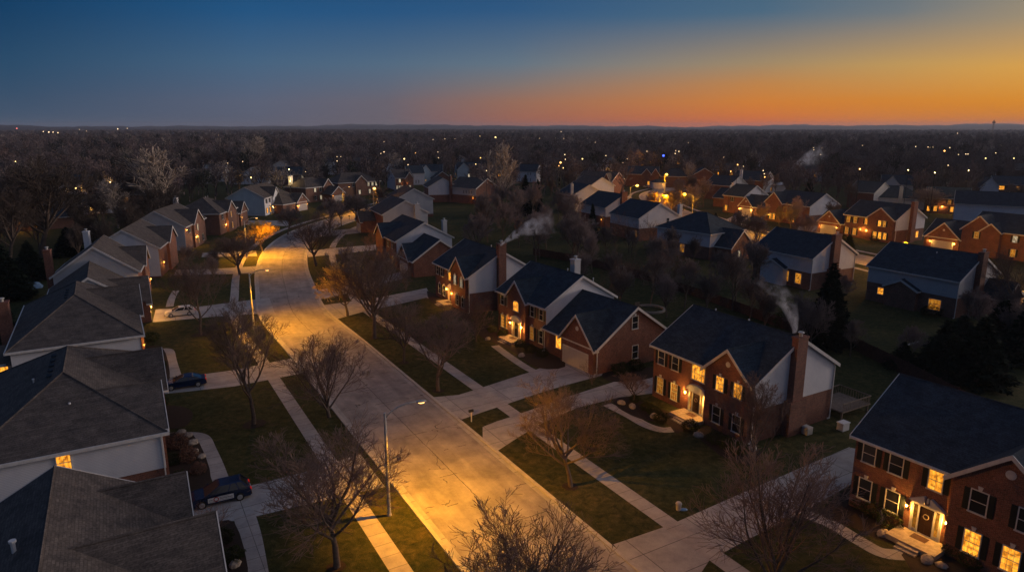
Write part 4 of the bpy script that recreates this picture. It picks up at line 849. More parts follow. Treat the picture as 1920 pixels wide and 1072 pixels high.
def lamps():
    a = R(30)
    g0 = sr(49.0, 15.9)
    street_lamp(*at(730, 965)[:2], R(14), 'tall galvanised street lamp nearest the camera on the left kerb, curved arm over the road', power=12000, tilt=27, group=None)
    street_lamp(*at(467, 513, 8.7)[:2], R(-5), 'second street lamp, left kerb, between the silver car driveway and the road', power=12000, tilt=27, group=None)
    p = at(484, 425, 8.7); street_lamp(-62.5, 158.5, R(10), 'third street lamp, beside the golden-lit tree', power=19000, group=None)
    p = at(713, 356, 8.5); street_lamp(p.x - 2.5, p.y, R(-70), lens=2.0, label='street lamp glowing orange at the far end of the bend above the dark roofs', power=9000, group=None)
    p = at(640, 400, 0); street_lamp(-60.5, 245, R(-20), 'street lamp on the left kerb where the street bends right', power=11000, group=None)
    for q, an, lb in (((1182, 352), 20, 'street lamp on the corner left of the second street, near the clustered gables'), ((1237, 370), -60, 'street lamp inside the turning bush on the second street curve'), ((1247, 329), -90, 'street lamp beside the open lit carport'),
                      ((1300, 368), 180, 'street lamp behind bare trees above the cream chimney'), ((1216, 305), -90, 'street lamp above the two-peaked navy roof'), ((1640, 488), 215, 'added street lamp, unseen behind the back-facing house, lighting the second street')):
        p = at(q[0], q[1], 8.5) if q[1] < 450 else at(1700, 499, 0)
        street_lamp(p.x, p.y, R(an), lb, power=8500, group=None, spot=False, lens=2.0) if q[1] < 450 else street_lamp(p.x, p.y, R(an), lb, h=4.9, power=6500, spot=False, group=None)  # last lamp of the list is added out of sight to light the road
lamps()
p = at(1978, 548); street_lamp(p.x, p.y, R(200), 'added unseen street lamp beyond the right edge lighting the end of the second street', h=7.5, power=9000, spot=False, group=None)  # added lamp outside the frame, throws orange on the street end
p = at(1425, 444); street_lamp(p.x, p.y, R(30), 'added low street lamp on the second street between the hipped roof and the garage lamps', h=5.5, power=5000, spot=False, group=None)  # added lamp, makes the house fronts across the street glow

# ------------------------------------------------------------------ trees
def grow(rs, maxlev, lim=9, twig=5, up=.16, spread=(28, 52), trunk_h=1.8, L0=5.6, r0=.17, leader=False, k2=6, k3=5):
    S = []   # p0 p1 r0 r1 level
    def norm(v): return v / (np.linalg.norm(v) + 1e-9)
    def perp(d):
        a = rs.normal(size=3); a -= d * a.dot(d); return norm(a)
    def br(p, d, L, r, lev):
        n = 6 if lev <= 1 else (4 if lev == 2 else 3); st = L / n
        kids = {1: k2 + 2, 2: k2, 3: k3, 4: twig}.get(lev, 0) if lev < maxlev else 0
        slots = np.sort(rs.uniform(.22 if lev == 1 else .12, .98, kids)); ki = 0
        for i in range(n):
            w = (.10, .08, .10, .13, .15, .16)[lev]
            d = norm(d + rs.normal(size=3) * w + np.array([0, 0, up * (.55 if lev > 1 else .8)])); q = p + d * st
            ra = r * (1 - .75 * i / n); rb = r * (1 - .75 * (i + 1) / n)
            S.append((*p, *q, ra, rb, lev))
            while ki < kids and slots[ki] <= (i + 1) / n:
                t = slots[ki] * n - i; b = p + (q - p) * max(0, min(1, t)); an = R(rs.uniform(20, 50))
                nd = norm(d * math.cos(an) + perp(d) * math.sin(an)); f = (1 - .5 * slots[ki])
                br(b, nd, L * rs.uniform(.42, .62) * f * 1.25, max(rb * .62, .007), lev + 1); ki += 1
            p = q
    p = np.zeros(3); d = np.array([0, 0, 1.0]); nt = 5
    top = trunk_h + (L0 * .9 if leader else 1.4)
    pts = [p]
    for i in range(nt + (4 if leader else 2)):
        d = norm(d + rs.normal(size=3) * .05); q = p + d * (top / (nt + (4 if leader else 2))); f0 = 1 - .65 * i / (nt + 4); f1 = 1 - .65 * (i + 1) / (nt + 4)
        S.append((*p, *q, r0 * f0, r0 * f1, 0)); p = q; pts.append(q)
    ph = rs.uniform(0, 6.28)
    for k in range(lim):
        z = trunk_h + (top - trunk_h) * (k / max(1, lim - 1)) ** .9; base = np.array([np.interp(z, [a[2] for a in pts], [a[j] for a in pts]) for j in (0, 1)] + [z])
        ph += 2.4 + rs.uniform(-.4, .4); an = R(rs.uniform(*spread) * (1.0 - .45 * k / lim))
        nd = np.array([math.sin(an) * math.cos(ph), math.sin(an) * math.sin(ph), math.cos(an)])
        br(base, nd, L0 * rs.uniform(.82, 1.1) * (1 - (.45 * k / lim if leader else .1)), r0 * rs.uniform(.42, .55), 1)
    return np.array(S)
def seg_tubes(S, sides=3, minr=.0):
    p0, p1 = S[:, :3], S[:, 3:6]; ra = np.maximum(S[:, 6], minr); rb = np.maximum(S[:, 7], minr); n = len(S)
    d = p1 - p0; d /= np.linalg.norm(d, axis=1)[:, None] + 1e-9
    ref = np.where(np.abs(d[:, 2:3]) > .9, np.array([[1., 0, 0]]), np.array([[0, 0, 1.]]))
    a = np.cross(d, ref); a /= np.linalg.norm(a, axis=1)[:, None]; b = np.cross(d, a)
    th = 2 * np.pi * np.arange(sides) / sides
    off = a[:, None, :] * np.cos(th)[None, :, None] + b[:, None, :] * np.sin(th)[None, :, None]
    v = np.concatenate([p0[:, None] + off * ra[:, None, None], p1[:, None] + off * rb[:, None, None]], 1).reshape(-1, 3)
    base = np.arange(n)[:, None] * 2 * sides
    f = np.concatenate([np.stack([base[:, 0] + k, base[:, 0] + (k + 1) % sides, base[:, 0] + sides + (k + 1) % sides, base[:, 0] + sides + k], 1) for k in range(sides)])
    return v, f
def seg_ribbons(S, rs, wmul=1.0, minw=.03):
    p0, p1 = S[:, :3], S[:, 3:6]; n = len(S); d = p1 - p0; d /= np.linalg.norm(d, axis=1)[:, None] + 1e-9
    a = np.cross(d, rs.normal(size=(n, 3))); a /= np.linalg.norm(a, axis=1)[:, None] + 1e-9
    ra = np.maximum(S[:, 6] * wmul, minw)[:, None]; rb = np.maximum(S[:, 7] * wmul, minw)[:, None]
    v = np.stack([p0 - a * ra, p0 + a * ra, p1 + a * rb, p1 - a * rb], 1).reshape(-1, 3)
    return v, np.arange(4 * n).reshape(n, 4)
TREEV = {}
def tree_variant(key, seed, m_tr='bark', m_tw='twig', minr=.0085, **kw):
    rs = np.random.default_rng(seed); S = grow(rs, **kw); H = S[:, 5].max(); Wd = np.percentile(np.abs(S[:, 3:5]), 97)
    A = S[S[:, 8] <= 1]; B = S[S[:, 8] > 1]
    va, fa = seg_tubes(A, 6); vb, fb = seg_tubes(B, 3, minr)
    TREEV[key] = (np_mesh('trunk', va, fa, M[m_tr]), np_mesh('crown', vb, fb, M[m_tw]), H, Wd)
for k, (sd, kw) in enumerate([(11, dict(maxlev=4, lim=10, k2=7, k3=6, twig=5)), (12, dict(maxlev=4, lim=11, spread=(20, 44), k2=7, k3=5, twig=4)), (13, dict(maxlev=4, lim=9, spread=(32, 58), up=.14, k2=7, k3=6, twig=5)), (14, dict(maxlev=4, lim=11, leader=True, spread=(28, 48), k2=7, k3=6, twig=5))]):
    tree_variant('near%d' % k, sd, **kw)
tree_variant('multi', 21, maxlev=4, lim=11, k2=6, k3=5, twig=4, trunk_h=.35, spread=(18, 44), r0=.15)
tree_variant('gold', 22, 'bark', 'lampgold', minr=.02, maxlev=4, lim=11, spread=(20, 50))
for k in range(6):
    tree_variant('mid%d' % k, 31 + k, 'bark', 'midtwig', minr=.016, maxlev=4, lim=9 + k % 3, k2=7, k3=5, twig=2, leader=k % 2 == 0, spread=(22, 50) if k < 4 else (14, 34), trunk_h=2.2, r0=.18)
tree_variant('pale', 51, 'palebark', 'palebark', minr=.035, maxlev=3, lim=9, leader=True, spread=(18, 42), k2=7, k3=5)
tree_variant('shrubtree', 52, 'bark', 'redshrub', maxlev=3, lim=9, trunk_h=.3, spread=(15, 60), r0=.09, k2=6)
M['darktwig'] = mat('dark_twig', (.06, .045, .04), .95, build=objvar((.085, .070, .062), .7, 1.4))
for k in range(4):
    a_, b_, h_, w_ = TREEV['mid%d' % k]; c_ = b_.copy(); c_.materials.clear(); c_.materials.append(M['darktwig']); TREEV['dark%d' % k] = (a_, c_, h_, w_)
def tree(x, y, h, label, key, wid=None, rz=0, group=None, name='bare_tree'):
    tr, cr, H, Wd = TREEV[key]; t = thing(name, label, 'tree', (x, y, 0), rz, group); s = h / H
    sx = (wid / 2 / Wd) if wid else s
    t.scale = (sx, sx, s); put('trunk', tr, t); put('crown', cr, t); return t
def ptree(px, py, top, wpx, label, key, rz=0, name='bare_tree'):
    p = at(px, py); lo, hi = 0, 40
    for _ in range(30):
        m_ = (lo + hi) / 2
        if pix(p.x, p.y, m_)[1] > top: lo = m_
        else: hi = m_
    zc = p.y * math.cos(R(PITCH)) + (CAM_H - lo / 2) * math.sin(R(PITCH))
    return tree(p.x, p.y, lo, label, key, wpx * zc / FOC, rz, name=name)
def mulch_ring(px, py, r=1.0):
    p = at(px, py); b = MB(); rs = random.Random(px); b.poly([(p.x + r * math.cos(i * .42) * rs.uniform(.85, 1.1), p.y + r * math.sin(i * .42) * rs.uniform(.85, 1.1), .035) for i in range(15)]); structure(b.build('mulch_ring', M['mulch']))
for a in [
    (632, 1062, 785, 255, 'large spreading bare tree left of the nearest street lamp', 'near0', .4), (985, 1215, 935, 285, 'twin-crowned bare tree cut by the bottom edge below the road', 'multi', 4.4),
    (617, 782, 620, 150, 'many-stemmed bare tree on the left verge at the foot of the orange pool', 'multi', 2.1), (476, 795, 558, 130, 'tall slender bare tree on the left lawn above the blue saloon driveway', 'near3', .9),
    (376, 628, 478, 84, 'bare tree on the lawn behind the silver car', 'near3', 2.6), (1070, 912, 700, 190, 'bare tree on the right verge casting a lamp shadow across the lawn', 'near2', 3.3),
    (822, 733, 578, 118, 'bare tree beside the right sidewalk, third from the camera', 'near3', 4.1), (757, 680, 556, 88, 'smaller dark bare tree on the right verge between two larger ones', 'near0', 5.0),
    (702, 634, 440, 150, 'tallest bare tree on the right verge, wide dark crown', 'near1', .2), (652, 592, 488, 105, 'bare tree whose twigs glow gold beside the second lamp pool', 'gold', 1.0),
    (592, 498, 397, 92, 'round-crowned bare tree standing alone on the right kerb of the bend', 'near0', 1.9), (450, 515, 428, 82, 'dark bare tree on the left verge below the third street lamp', 'near1', 2.8),
    (1452, 1120, 825, 262, 'sprawling bare tree at the bottom edge in front of the corner house', 'multi', .7), (1188, 750, 698, 56, 'small ornamental tree in the mulch bed left of the smoking-chimney house', 'near3', 1.3),
    (1110, 722, 672, 48, 'low twiggy round shrub tree before the white garage door', 'shrubtree', .0), (402, 1012, 930, 92, 'low bare ornamental tree beside the blue car with door lettering', 'shrubtree', 1.0),
    (893, 640, 552, 72, 'small pale-stemmed tree left of the arched-window house', 'multi', 2.2), (690, 580, 505, 60, 'thin bare tree between the golden tree and the tall one', 'near3', .5),
    (1890, 600, 462, 92, 'dark bare tree at the right edge by the second street', 'near2', 1.1), (1406, 905, 690, 90, 'bare tree against the white gable of the smoking-chimney house', 'near3', 2.0),
    (540, 440, 385, 50, 'bare tree left of the bend, first of the row by the far crossing', 'mid1', .4), (618, 436, 370, 52, 'bare tree on the right kerb of the bend with a forked trunk', 'mid2', 1.2), (640, 424, 375, 34, 'slim bare tree right of the forked one on the bend', 'mid3', 2.0),
    (672, 430, 358, 58, 'tall bare tree in front of the orange stretch past the bend', 'mid4', 2.6), (712, 400, 350, 38, 'bare tree under the orange lamp beyond the bend', 'mid0', 3.0), (1082, 478, 405, 60, 'pale-stemmed bare tree right of the chimney smoke', 'mid5', 3.4),
    (960, 560, 470, 60, 'red-brown bare tree in front of the house with the pale gable', 'shrubtree', .3), (1500, 478, 400, 46, 'bare tree on the grass across the second street', 'mid2', .8), (1420, 472, 398, 40, 'thin bare tree rising from the second street kerb', 'mid4', 1.5),
    (1262, 420, 352, 66, 'bare tree silhouetted on the second street curve', 'mid0', 2.0), (1745, 400, 350, 66, 'red-brown bare tree glowing in front of lit windows near the right edge', 'mid1', 2.6)]:
    ptree(*a)
tree(-61.8, 166.5, 8.0, 'bare tree by the third street lamp, gold lamplight put into its twig colour', 'gold', 8.5, .3, None, 'lamplit_tree')
for (px, py, top, w, lb) in [(300, 420, 268, 95, 'tall pale sycamore standing above the left wood'), (222, 428, 330, 60, 'pale forked tree in the left wood beside the sycamore'), (80, 482, 290, 190, 'broad many-limbed tree over the far left gardens'), (478, 332, 252, 50, 'pale tall tree rising from the wood above the bend'), (936, 395, 262, 62, 'pale bare tree rising behind the chimney row at centre'), (20, 500, 330, 120, 'dark leaning tree cut by the left edge')]:
    ptree(px, py, top, w, lb, 'pale' if 'pale' in lb else 'dark1', px * .01)
for a in [(632, 1062), (476, 795), (374, 628), (702, 634), (757, 680), (822, 733), (1070, 912)]: mulch_ring(*a, 1.15 if a[0] < 500 else .7)

# ------------------------------------------------------------------ leafy things
def leaf_cloud(rs, n, shape, size, kind='ball'):
    if kind == 'ball':
        u = rs.normal(size=(n, 3)); u /= np.linalg.norm(u, axis=1)[:, None]; lump = 1 + .18 * np.sin(u[:, :1] * 5 + u[:, 1:2] * 4) + .12 * np.sin(u[:, 1:2] * 9 + u[:, 2:3] * 7)
        r = (rs.uniform(.55, 1, (n, 1)) ** .4) * lump; c = u * r * np.array(shape); c[:, 2] += shape[2] * .9; keep = c[:, 2] > .02; c = c[keep]; u = u[keep]; n = len(c)
    else:
        # conifer: drooping whorls
        z = 1 - np.sqrt(rs.random(n)); ang = rs.random(n) * 6.283; arms = 9 + 2 * np.sin(z * 40)
        rad = (1 - z) * (.75 + .25 * np.cos(ang * 7 + np.floor(z * 16) * 1.7)) * (.72 + .28 * ((z * 16) % 1)) * rs.uniform(.45, 1.05, n) ** .5
        c = np.stack([rad * np.cos(ang) * shape[0], rad * np.sin(ang) * shape[1], (.04 + .96 * z) * shape[2] - rad * .12 * shape[2] * .3], 1)
        u = np.stack([np.cos(ang), np.sin(ang), -.35 * np.ones(n)], 1)
    a = rs.normal(size=(n, 3)); a = a * .6 + u * .8; a /= np.linalg.norm(a, axis=1)[:, None]; b = np.cross(a, rs.normal(size=(n, 3))); b /= np.linalg.norm(b, axis=1)[:, None] + 1e-9
    s = size * rs.uniform(.6, 1.4, (n, 1))
    v = np.stack([c - b * s * .5, c + b * s * .5, c + a * s * 1.3], 1).reshape(-1, 3)
    return v, np.arange(3 * n).reshape(n, 3)
LEAF = {}
for k in range(3):
    v, f = leaf_cloud(np.random.default_rng(60 + k), 2600, (1, 1, .75), .075); LEAF['shrub%d' % k] = np_mesh('foliage', v, f, M['shrub'])
    v, f = leaf_cloud(np.random.default_rng(70 + k), 6000, (.34, .34, 1), .02 + .012, 'cone'); LEAF['con%d' % k] = np_mesh('crown', v, f, M['needle'])
v, f = leaf_cloud(np.random.default_rng(80), 1500, (1, 1, .8), .11); LEAF['red'] = np_mesh('foliage', v, f, M['redshrub'])
def stem(h, r, m='bark'): b = MB(); b.tube([(0, 0, -.05), (0, 0, h)], [r, r * .4], 8); return b.mesh('trunk', M[m])
STEM = stem(.7, .028)
def conifer(px, py, top, wpx, label, k=0, group=None):
    p = at(px, py); lo, hi = 0, 40
    for _ in range(30):
        m_ = (lo + hi) / 2
        if pix(p.x, p.y, m_)[1] > top: lo = m_
        else: hi = m_
    w = wpx * p.length / FOC / 2 / .34
    t = thing('evergreen_tree', label, 'tree', (p.x, p.y, 0), px * .3, group); t.scale = (w, w, lo); put('trunk', STEM, t); put('crown', LEAF['con%d' % k], t)
def shrub(px, py, w, h, label, key='shrub0', group=None, raw=None):
    p = raw or at(px, py); t = thing('shrub', label, 'shrub', (p[0], p[1], 0), (p[0] * 7) % 6, group); t.scale = (w / 2, w / 2, h / 1.4); put('foliage', LEAF[key], t); put('trunk', STEM, t)
def plants():
    for i, a in enumerate([(1548, 648, 492, 110, 'big dark conifer between the two back-facing houses'), (985, 405, 325, 38, 'dark conifer at centre beside the white house'), (1008, 398, 335, 30, 'narrower dark conifer right of the central one'),
              (1742, 350, 300, 22, 'tall dark conifer behind the dark hipped roof at right'), (1716, 352, 312, 26, 'shorter conifer left of the tall one at right'), (1590, 478, 438, 34, 'rounded evergreen beside the big brick chimney'), (1392, 345, 300, 20, 'conifer behind the pale chimney up the second street'),
              (650, 322, 292, 20, 'conifer in the wood above the wide hipped brick house'), (1110, 452, 380, 34, 'dark evergreen below the clustered gables'), (235, 325, 275, 26, 'dark conifer standing in the left wood'), (1340, 432, 398, 26, 'evergreen on the corner by the glowing brick house'), (1515, 380, 330, 30, 'conifer behind the brick two-storey with arched lit windows')]):
        conifer(*a[:4], a[4], i % 3)
    # overgrown evergreen thicket in the gardens at lower right
    rs = random.Random(8)
    for i, (px, py, top, w) in enumerate([(1765, 700, 600, 120), (1830, 720, 590, 130), (1870, 660, 560, 110), (1930, 680, 540, 120), (1800, 650, 590, 90), (1690, 690, 640, 70), (1940, 620, 530, 100)]):
        conifer(px, py, top, w, 'evergreen of the dark thicket in the gardens at lower right', i % 3, 'evergreens of the lower right thicket')
    for i, (px, py, top, w) in enumerate([(-20, 640, 520, 110), (20, 560, 470, 90), (60, 525, 450, 70), (130, 480, 425, 60), (-10, 520, 430, 90), (170, 455, 410, 50)]):
        conifer(px, py, top, w, 'dark evergreen screening the gardens behind the left-hand houses', i % 3, 'evergreens behind the left houses')
    L = [(1238, 790, 1.5, 1.0, 'yellow-green shrub lit by the door lamps of the smoking-chimney house', 'shrub0'), (1225, 776, 1.4, .9, 'shrub between mulch bed and lamplit shrub', 'shrub1'), (1212, 768, 1.3, .8, 'low dark shrub left in the bed of the smoking-chimney house', 'shrub2'),
         (1294, 808, 1.6, 1.15, 'rounded dark shrub directly before the arched-pediment porch', 'shrub1'), (1190, 752, 1.2, .7, 'small shrub at the foot of the ornamental tree', 'shrub0'), (1340, 828, 1.7, 1.0, 'first dark shrub right of the arched-pediment porch', 'shrub2'), (1362, 838, 1.7, 1.1, 'second dark shrub right of the arched-pediment porch', 'shrub0'), (1385, 850, 1.6, 1.1, 'third dark shrub right of the arched-pediment porch, at the corner', 'shrub1'),
         (1668, 985, 2.0, 1.25, 'lamplit round shrub left of the split-pediment porch', 'shrub0'), (1642, 968, 1.9, 1.2, 'dark shrub behind the lamplit one at the split-pediment porch', 'shrub1'), (1615, 950, 1.8, 1.1, 'dark shrub under the ground-floor windows of the corner house', 'shrub2'), (1790, 1040, 1.7, 1.2, 'dark shrub right of the split-pediment porch', 'shrub2'), (1822, 1062, 1.7, 1.1, 'last dark shrub by the bottom right corner', 'shrub0'),
         (942, 632, 1.5, 1.1, 'yellowish round shrub lit by the lamps of the arched-window house', 'shrub0'), (922, 622, 1.5, 1.0, 'dark shrub at the left end of the arched-window house', 'shrub1'), (975, 650, 1.6, 1.0, 'dark shrub before the door of the arched-window house', 'shrub2'), (995, 660, 1.7, 1.0, 'dark shrub right of the door of the arched-window house', 'shrub1'), (1018, 668, 1.6, 1.1, 'shrub by the recess of the brick wing', 'shrub0'),
         (1165, 700, 2.4, 1.3, 'dark hedge clump under the side window of the garage wing', 'shrub1'), (1190, 692, 2.2, 1.2, 'second hedge clump along the garage wing side', 'shrub2'),
         (838, 560, 1.6, 1.0, 'shrub lit by the lamps of the smoking brick chimney house', 'shrub0'), (855, 572, 1.6, 1.0, 'dark shrub right of the lamps of that house', 'shrub2'),
         (300, 760, 1.6, 1.0, 'dark shrub in the bed beside the second left-hand house', 'shrub1'), (335, 840, 1.7, 1.2, 'tawny grass clump in the bed above the lettered blue car', 'red'), (355, 862, 1.6, 1.1, 'second tawny grass clump above the lettered blue car', 'red'), (322, 870, 1.5, 1.0, 'dark shrub in the bed above the lettered blue car', 'shrub2'), (372, 885, 1.3, .8, 'small round shrub beside the curved path', 'red'), (335, 905, 1.5, 1.0, 'dark shrub nearest the lettered blue car', 'shrub0'),
         (285, 640, 1.8, 1.3, 'dark shrub at the front of the third left-hand house', 'shrub0'), (292, 668, 1.7, 1.1, 'dark shrub beside the short path of the third left-hand house', 'shrub1'), (300, 690, 1.5, 1.0, 'low shrub where the short path meets the blue saloon drive', 'shrub2'), (272, 597, 2.0, 1.4, 'dark shrub against the lamplit brick garage', 'shrub1'),
         (420, 1015, 1.5, 1.0, 'dark shrub below the ornamental tree at lower left', 'shrub2'), (440, 1050, 1.5, 1.0, 'dark shrub in the bed at the bottom left path', 'shrub1'), (1545, 600, 3, 1.8, 'dark shrub at the base of the big conifer', 'shrub1'),
         (1745, 590, 3.0, 1.5, 'hedge under the yellow window of the back-facing house', 'shrub0'), (1560, 492, 2.6, 1.6, 'shrub row left of the glowing front door', 'shrub1'), (1640, 452, 2.6, 1.3, 'shrubs under the glowing front windows', 'shrub2'), (1660, 452, 2.6, 1.3, 'second shrub clump under the glowing front windows', 'shrub0'), (1580, 450, 2.6, 1.4, 'shrub clump left of the two door lamps', 'shrub1'), (1470, 610, 4.0, 2.0, 'tangled dark shrub by the garden fence', 'shrub2')]
    for a in L: shrub(a[0], a[1], a[2], a[3], a[4], a[5])
    rr = random.Random(5)
    STN = []
    for k in range(3):
        b = MB(); b.ball((0, 0, .1), (.42, .3, .24), 9, 6); r2 = np.random.default_rng(k); b.v = [tuple(np.array(v) * (1 + r2.uniform(-.14, .14, 3))) for v in b.v]; STN.append(b.mesh('rock', M['stone']))
    for k, (px, py, lb) in enumerate([(1165, 757, 'pale rock at the left end of the mulch bed by the path'), (1186, 764, 'second pale rock in the mulch bed by the path'), (1226, 782, 'pale rock beside the lamplit shrub'), (1310, 818, 'pale flat rock under the shrub before the porch'), (1656, 1003, 'pale boulder in the bed left of the split-pediment porch'), (1738, 1052, 'pale flat rock before the split-pediment porch steps'), (1765, 1062, 'pale rock right of the porch steps'),
                              (915, 637, 'pale rock in the bed of the arched-window house'), (978, 668, 'small pale rock by the path of the arched-window house'), (352, 818, 'largest tawny rock in the heap above the lettered blue car'), (362, 832, 'tawny rock second in the heap above the lettered blue car'), (366, 848, 'tawny rock third in the heap above the lettered blue car'), (340, 812, 'tawny rock at the head of the curved path bed'), (378, 858, 'rock touching the curved path'), (441, 1060, 'pale rock by the bottom left path'), (1412, 842, 'pale stone at the corner of the smoking-chimney house')]):
        p = at(px, py); o = put('rock', STN[k % 3], None, (p.x, p.y, .02), px); o.scale = (1.0 + .4 * rr.random(),) * 3; tag(o, lb, 'rock')
plants()

# ------------------------------------------------------------------ trees of the gardens and woods, the forest
def near_path(x, y, P, d):
    A = np.array([(p.x, p.y) for p in P[::3]]); return np.min(np.hypot(A[:, 0] - x, A[:, 1] - y)) < d
def blocked(x, y, f=1.0, corr=True):
    for (fx, fy, r) in FOOT:
        d = math.hypot(x - fx, y - fy)
        if d < r * f: return True
        if corr:   # keep the houses' faces in view: nothing straight in front within a few metres
            dd = math.hypot(fx, fy); ux, uy = fx / dd, fy / dd; along = (fx - x) * ux + (fy - y) * uy; lat = abs(-(x - fx) * uy + (y - fy) * ux)
            if 0 < along < corr and lat < r * .7: return True
    return False
TREEPTS = []
def zone(x0, x1, y0, y1, n, h, keys, label, group, seed, corr=16, main=17, sec=12, gap=4.5):
    rs = random.Random(seed); k = tries = 0
    while k < n and tries < n * 60:
        tries += 1; p = at(rs.uniform(x0, x1), y1 - (y1 - y0) * rs.random() ** 1.0)
        if near_path(p.x, p.y, MAIN, main) or near_path(p.x, p.y, SECOND, sec) or blocked(p.x, p.y, 1.0, corr): continue
        if any(math.hypot(p.x - a, p.y - b) < gap for a, b in TREEPTS): continue
        TREEPTS.append((p.x, p.y)); tree(p.x, p.y, rs.uniform(*h), label, rs.choice(keys), None, rs.uniform(0, 6.28), group); k += 1
DARKM = ['dark0', 'dark1', 'dark2', 'dark3']
ALLM = ['mid0', 'mid1', 'mid2', 'mid3', 'mid4', 'mid5']
zone(-60, 330, 375, 500, 44, (9, 15), DARKM, 'bare tree of the dark wood behind the left-hand houses', 'bare trees of the near left wood', 1, gap=5)
zone(-40, 520, 318, 378, 40, (10, 16), DARKM, 'bare tree of the far part of the left wood', 'bare trees of the far left wood', 2, corr=50, gap=6)
zone(885, 1080, 345, 500, 38, (8, 13), ALLM, 'bare tree of the garden wood behind the right-hand row at centre', 'bare trees of the central gardens', 3, corr=14)
zone(1080, 1420, 455, 600, 34, (6.5, 10.5), ALLM + ['shrubtree'], 'bare tree along the garden fence between the two rows of houses', 'bare trees along the garden fence', 4, corr=7, gap=3.6)
zone(1420, 1900, 560, 690, 10, (5, 8), ALLM, 'thin bare tree in the dark back gardens at right', 'bare trees of the right back gardens', 5, corr=8)
zone(1200, 1560, 340, 440, 26, (8, 12), ALLM, 'bare tree along the second street', 'bare trees along the second street', 6, corr=14, sec=9)
zone(1560, 1940, 318, 400, 34, (8, 14), ALLM, 'bare tree standing around the houses at upper right', 'bare trees at upper right', 7, corr=30)
zone(520, 900, 318, 345, 26, (9, 14), ALLM, 'bare tree of the wood beyond the main street bend', 'bare trees beyond the bend', 8, corr=45)
zone(620, 780, 505, 545, 5, (4, 6), ['shrubtree', 'multi'], 'reddish bare shrub tree in the front gardens before the brick garage wing', 'reddish shrub trees in the front gardens', 9, corr=6, main=11.5)
zone(690, 760, 450, 500, 7, (4, 6.5), ['shrubtree'], 'reddish bare shrub tree in front of the grey gabled houses', 'reddish shrub trees by the grey gables', 10, corr=False, main=12)
zone(300, 420, 480, 540, 5, (3.5, 6), ['shrubtree', 'mid1'], 'bare shrub tree on the left lawns beyond the silver car', 'bare shrub trees on the left lawns', 11, corr=3, main=11)
def forest():
    rs = np.random.default_rng(7); T = []
    for k in range(8):
        S = grow(rs, 3, lim=8, k2=6, k3=4, trunk_h=2.5, L0=5.2, r0=.2, leader=k % 2 == 0, spread=(16 + 3 * k, 46))
        S[:, :8] = S[:, :8]; H = S[:, 5].max(); S[:, :8] /= H; T.append(S)
    def ring(name, d0, d1, cell, sub, wmul, minw, hr, tries_block=True, kind='stuff'):
        V = []; F = []; C = []; nv = 0; y = d0 * .75
        while y < d1:
            x = -y * .84 - 20
            while x < y * .84 + 20:
                px, py = x + rs.uniform(-.5, .5) * cell, y + rs.uniform(-.5, .5) * cell; x += cell; d = math.hypot(px, py)
                if d < d0 or d > d1: continue
                if d < 650 and (near_path(px, py, SECOND, 13) or near_path(px, py, MAIN, 14) or blocked(px, py, 1.0, 75)): continue
                if d < 420 and any(abs(px - a) + abs(py - b) < 5 for a, b in TREEPTS): continue
                # clearings
                if math.sin(px * .011 + 1.3) * math.sin(py * .006 + .4) > .93: continue
                S = T[rs.integers(8)]; S = S[rs.random(len(S)) < np.where(S[:, 8] < 2, 1, sub)]; h = rs.uniform(*hr); a = rs.uniform(0, 6.28)
                v, f = seg_ribbons(S, rs, wmul, minw / h); c, s_ = math.cos(a), math.sin(a); wx = h * rs.uniform(.9, 1.3)
                v = np.stack([(v[:, 0] * c - v[:, 1] * s_) * wx + px, (v[:, 0] * s_ + v[:, 1] * c) * wx + py, v[:, 2] * h], 1)
                g_ = rs.uniform(.5, 1.7); t = rs.random(); col = np.array([.135, .095, .086]) * (1 - t) + np.array([.105, .090, .092]) * t
                if rs.random() < .08: col = np.array([.24, .20, .17])
                elif rs.random() < .10: col = np.array([.02, .025, .02])
                V.append(v); F.append(f + nv); nv += len(v); C.append(np.tile(col * g_, (len(v), 1)))
            y += cell
        if V: o = put(name, np_mesh(name, np.concatenate(V), np.concatenate(F), M['forest'], np.concatenate(C))); o['kind'] = kind; tag(o, None, None)
        return o
    a = ring('wood', 300, 620, 9.0, .6, 1.5, .07, (9, 18)); a['label'] = 'leafless brown wood just beyond the last houses'; a['category'] = 'wood'
    a = ring('distant_wood', 620, 1500, 15, .30, 2.2, .16, (11, 21)); a['label'] = 'far leafless woodland reaching toward the horizon'; a['category'] = 'wood'
    a = ring('horizon_wood', 1500, 4600, 34, .14, 3.5, .5, (12, 20)); a['label'] = 'faint dark tree cover just under the horizon'; a['category'] = 'wood'
    # the ground of the far woods, seen between crowns
    n = 160; v = []; f = []
    ds = np.geomspace(560, 5200, 90); az = np.linspace(R(-46), R(46), n)
    for j, d in enumerate(ds):
        for i, q in enumerate(az): v.append((d * math.sin(q), d * math.cos(q), (.3 if j == 0 else min(7, (d - 560) * .02) * (1 + .35 * math.sin(q * 90 + d * .02)) + rs.random() * 1.5)))
    for j in range(len(ds) - 1):
        for i in range(n - 1): f.append((j * n + i, j * n + i + 1, (j + 1) * n + i + 1, (j + 1) * n + i))
    me = bpy.data.meshes.new('understorey'); me.from_pydata(v, [], f); me.update(); me.materials.append(M['canopy']); o = put('understorey', me); o['kind'] = 'stuff'; o['label'] = 'dark undergrowth and floor of the far woods'; o['category'] = 'wood'
forest()

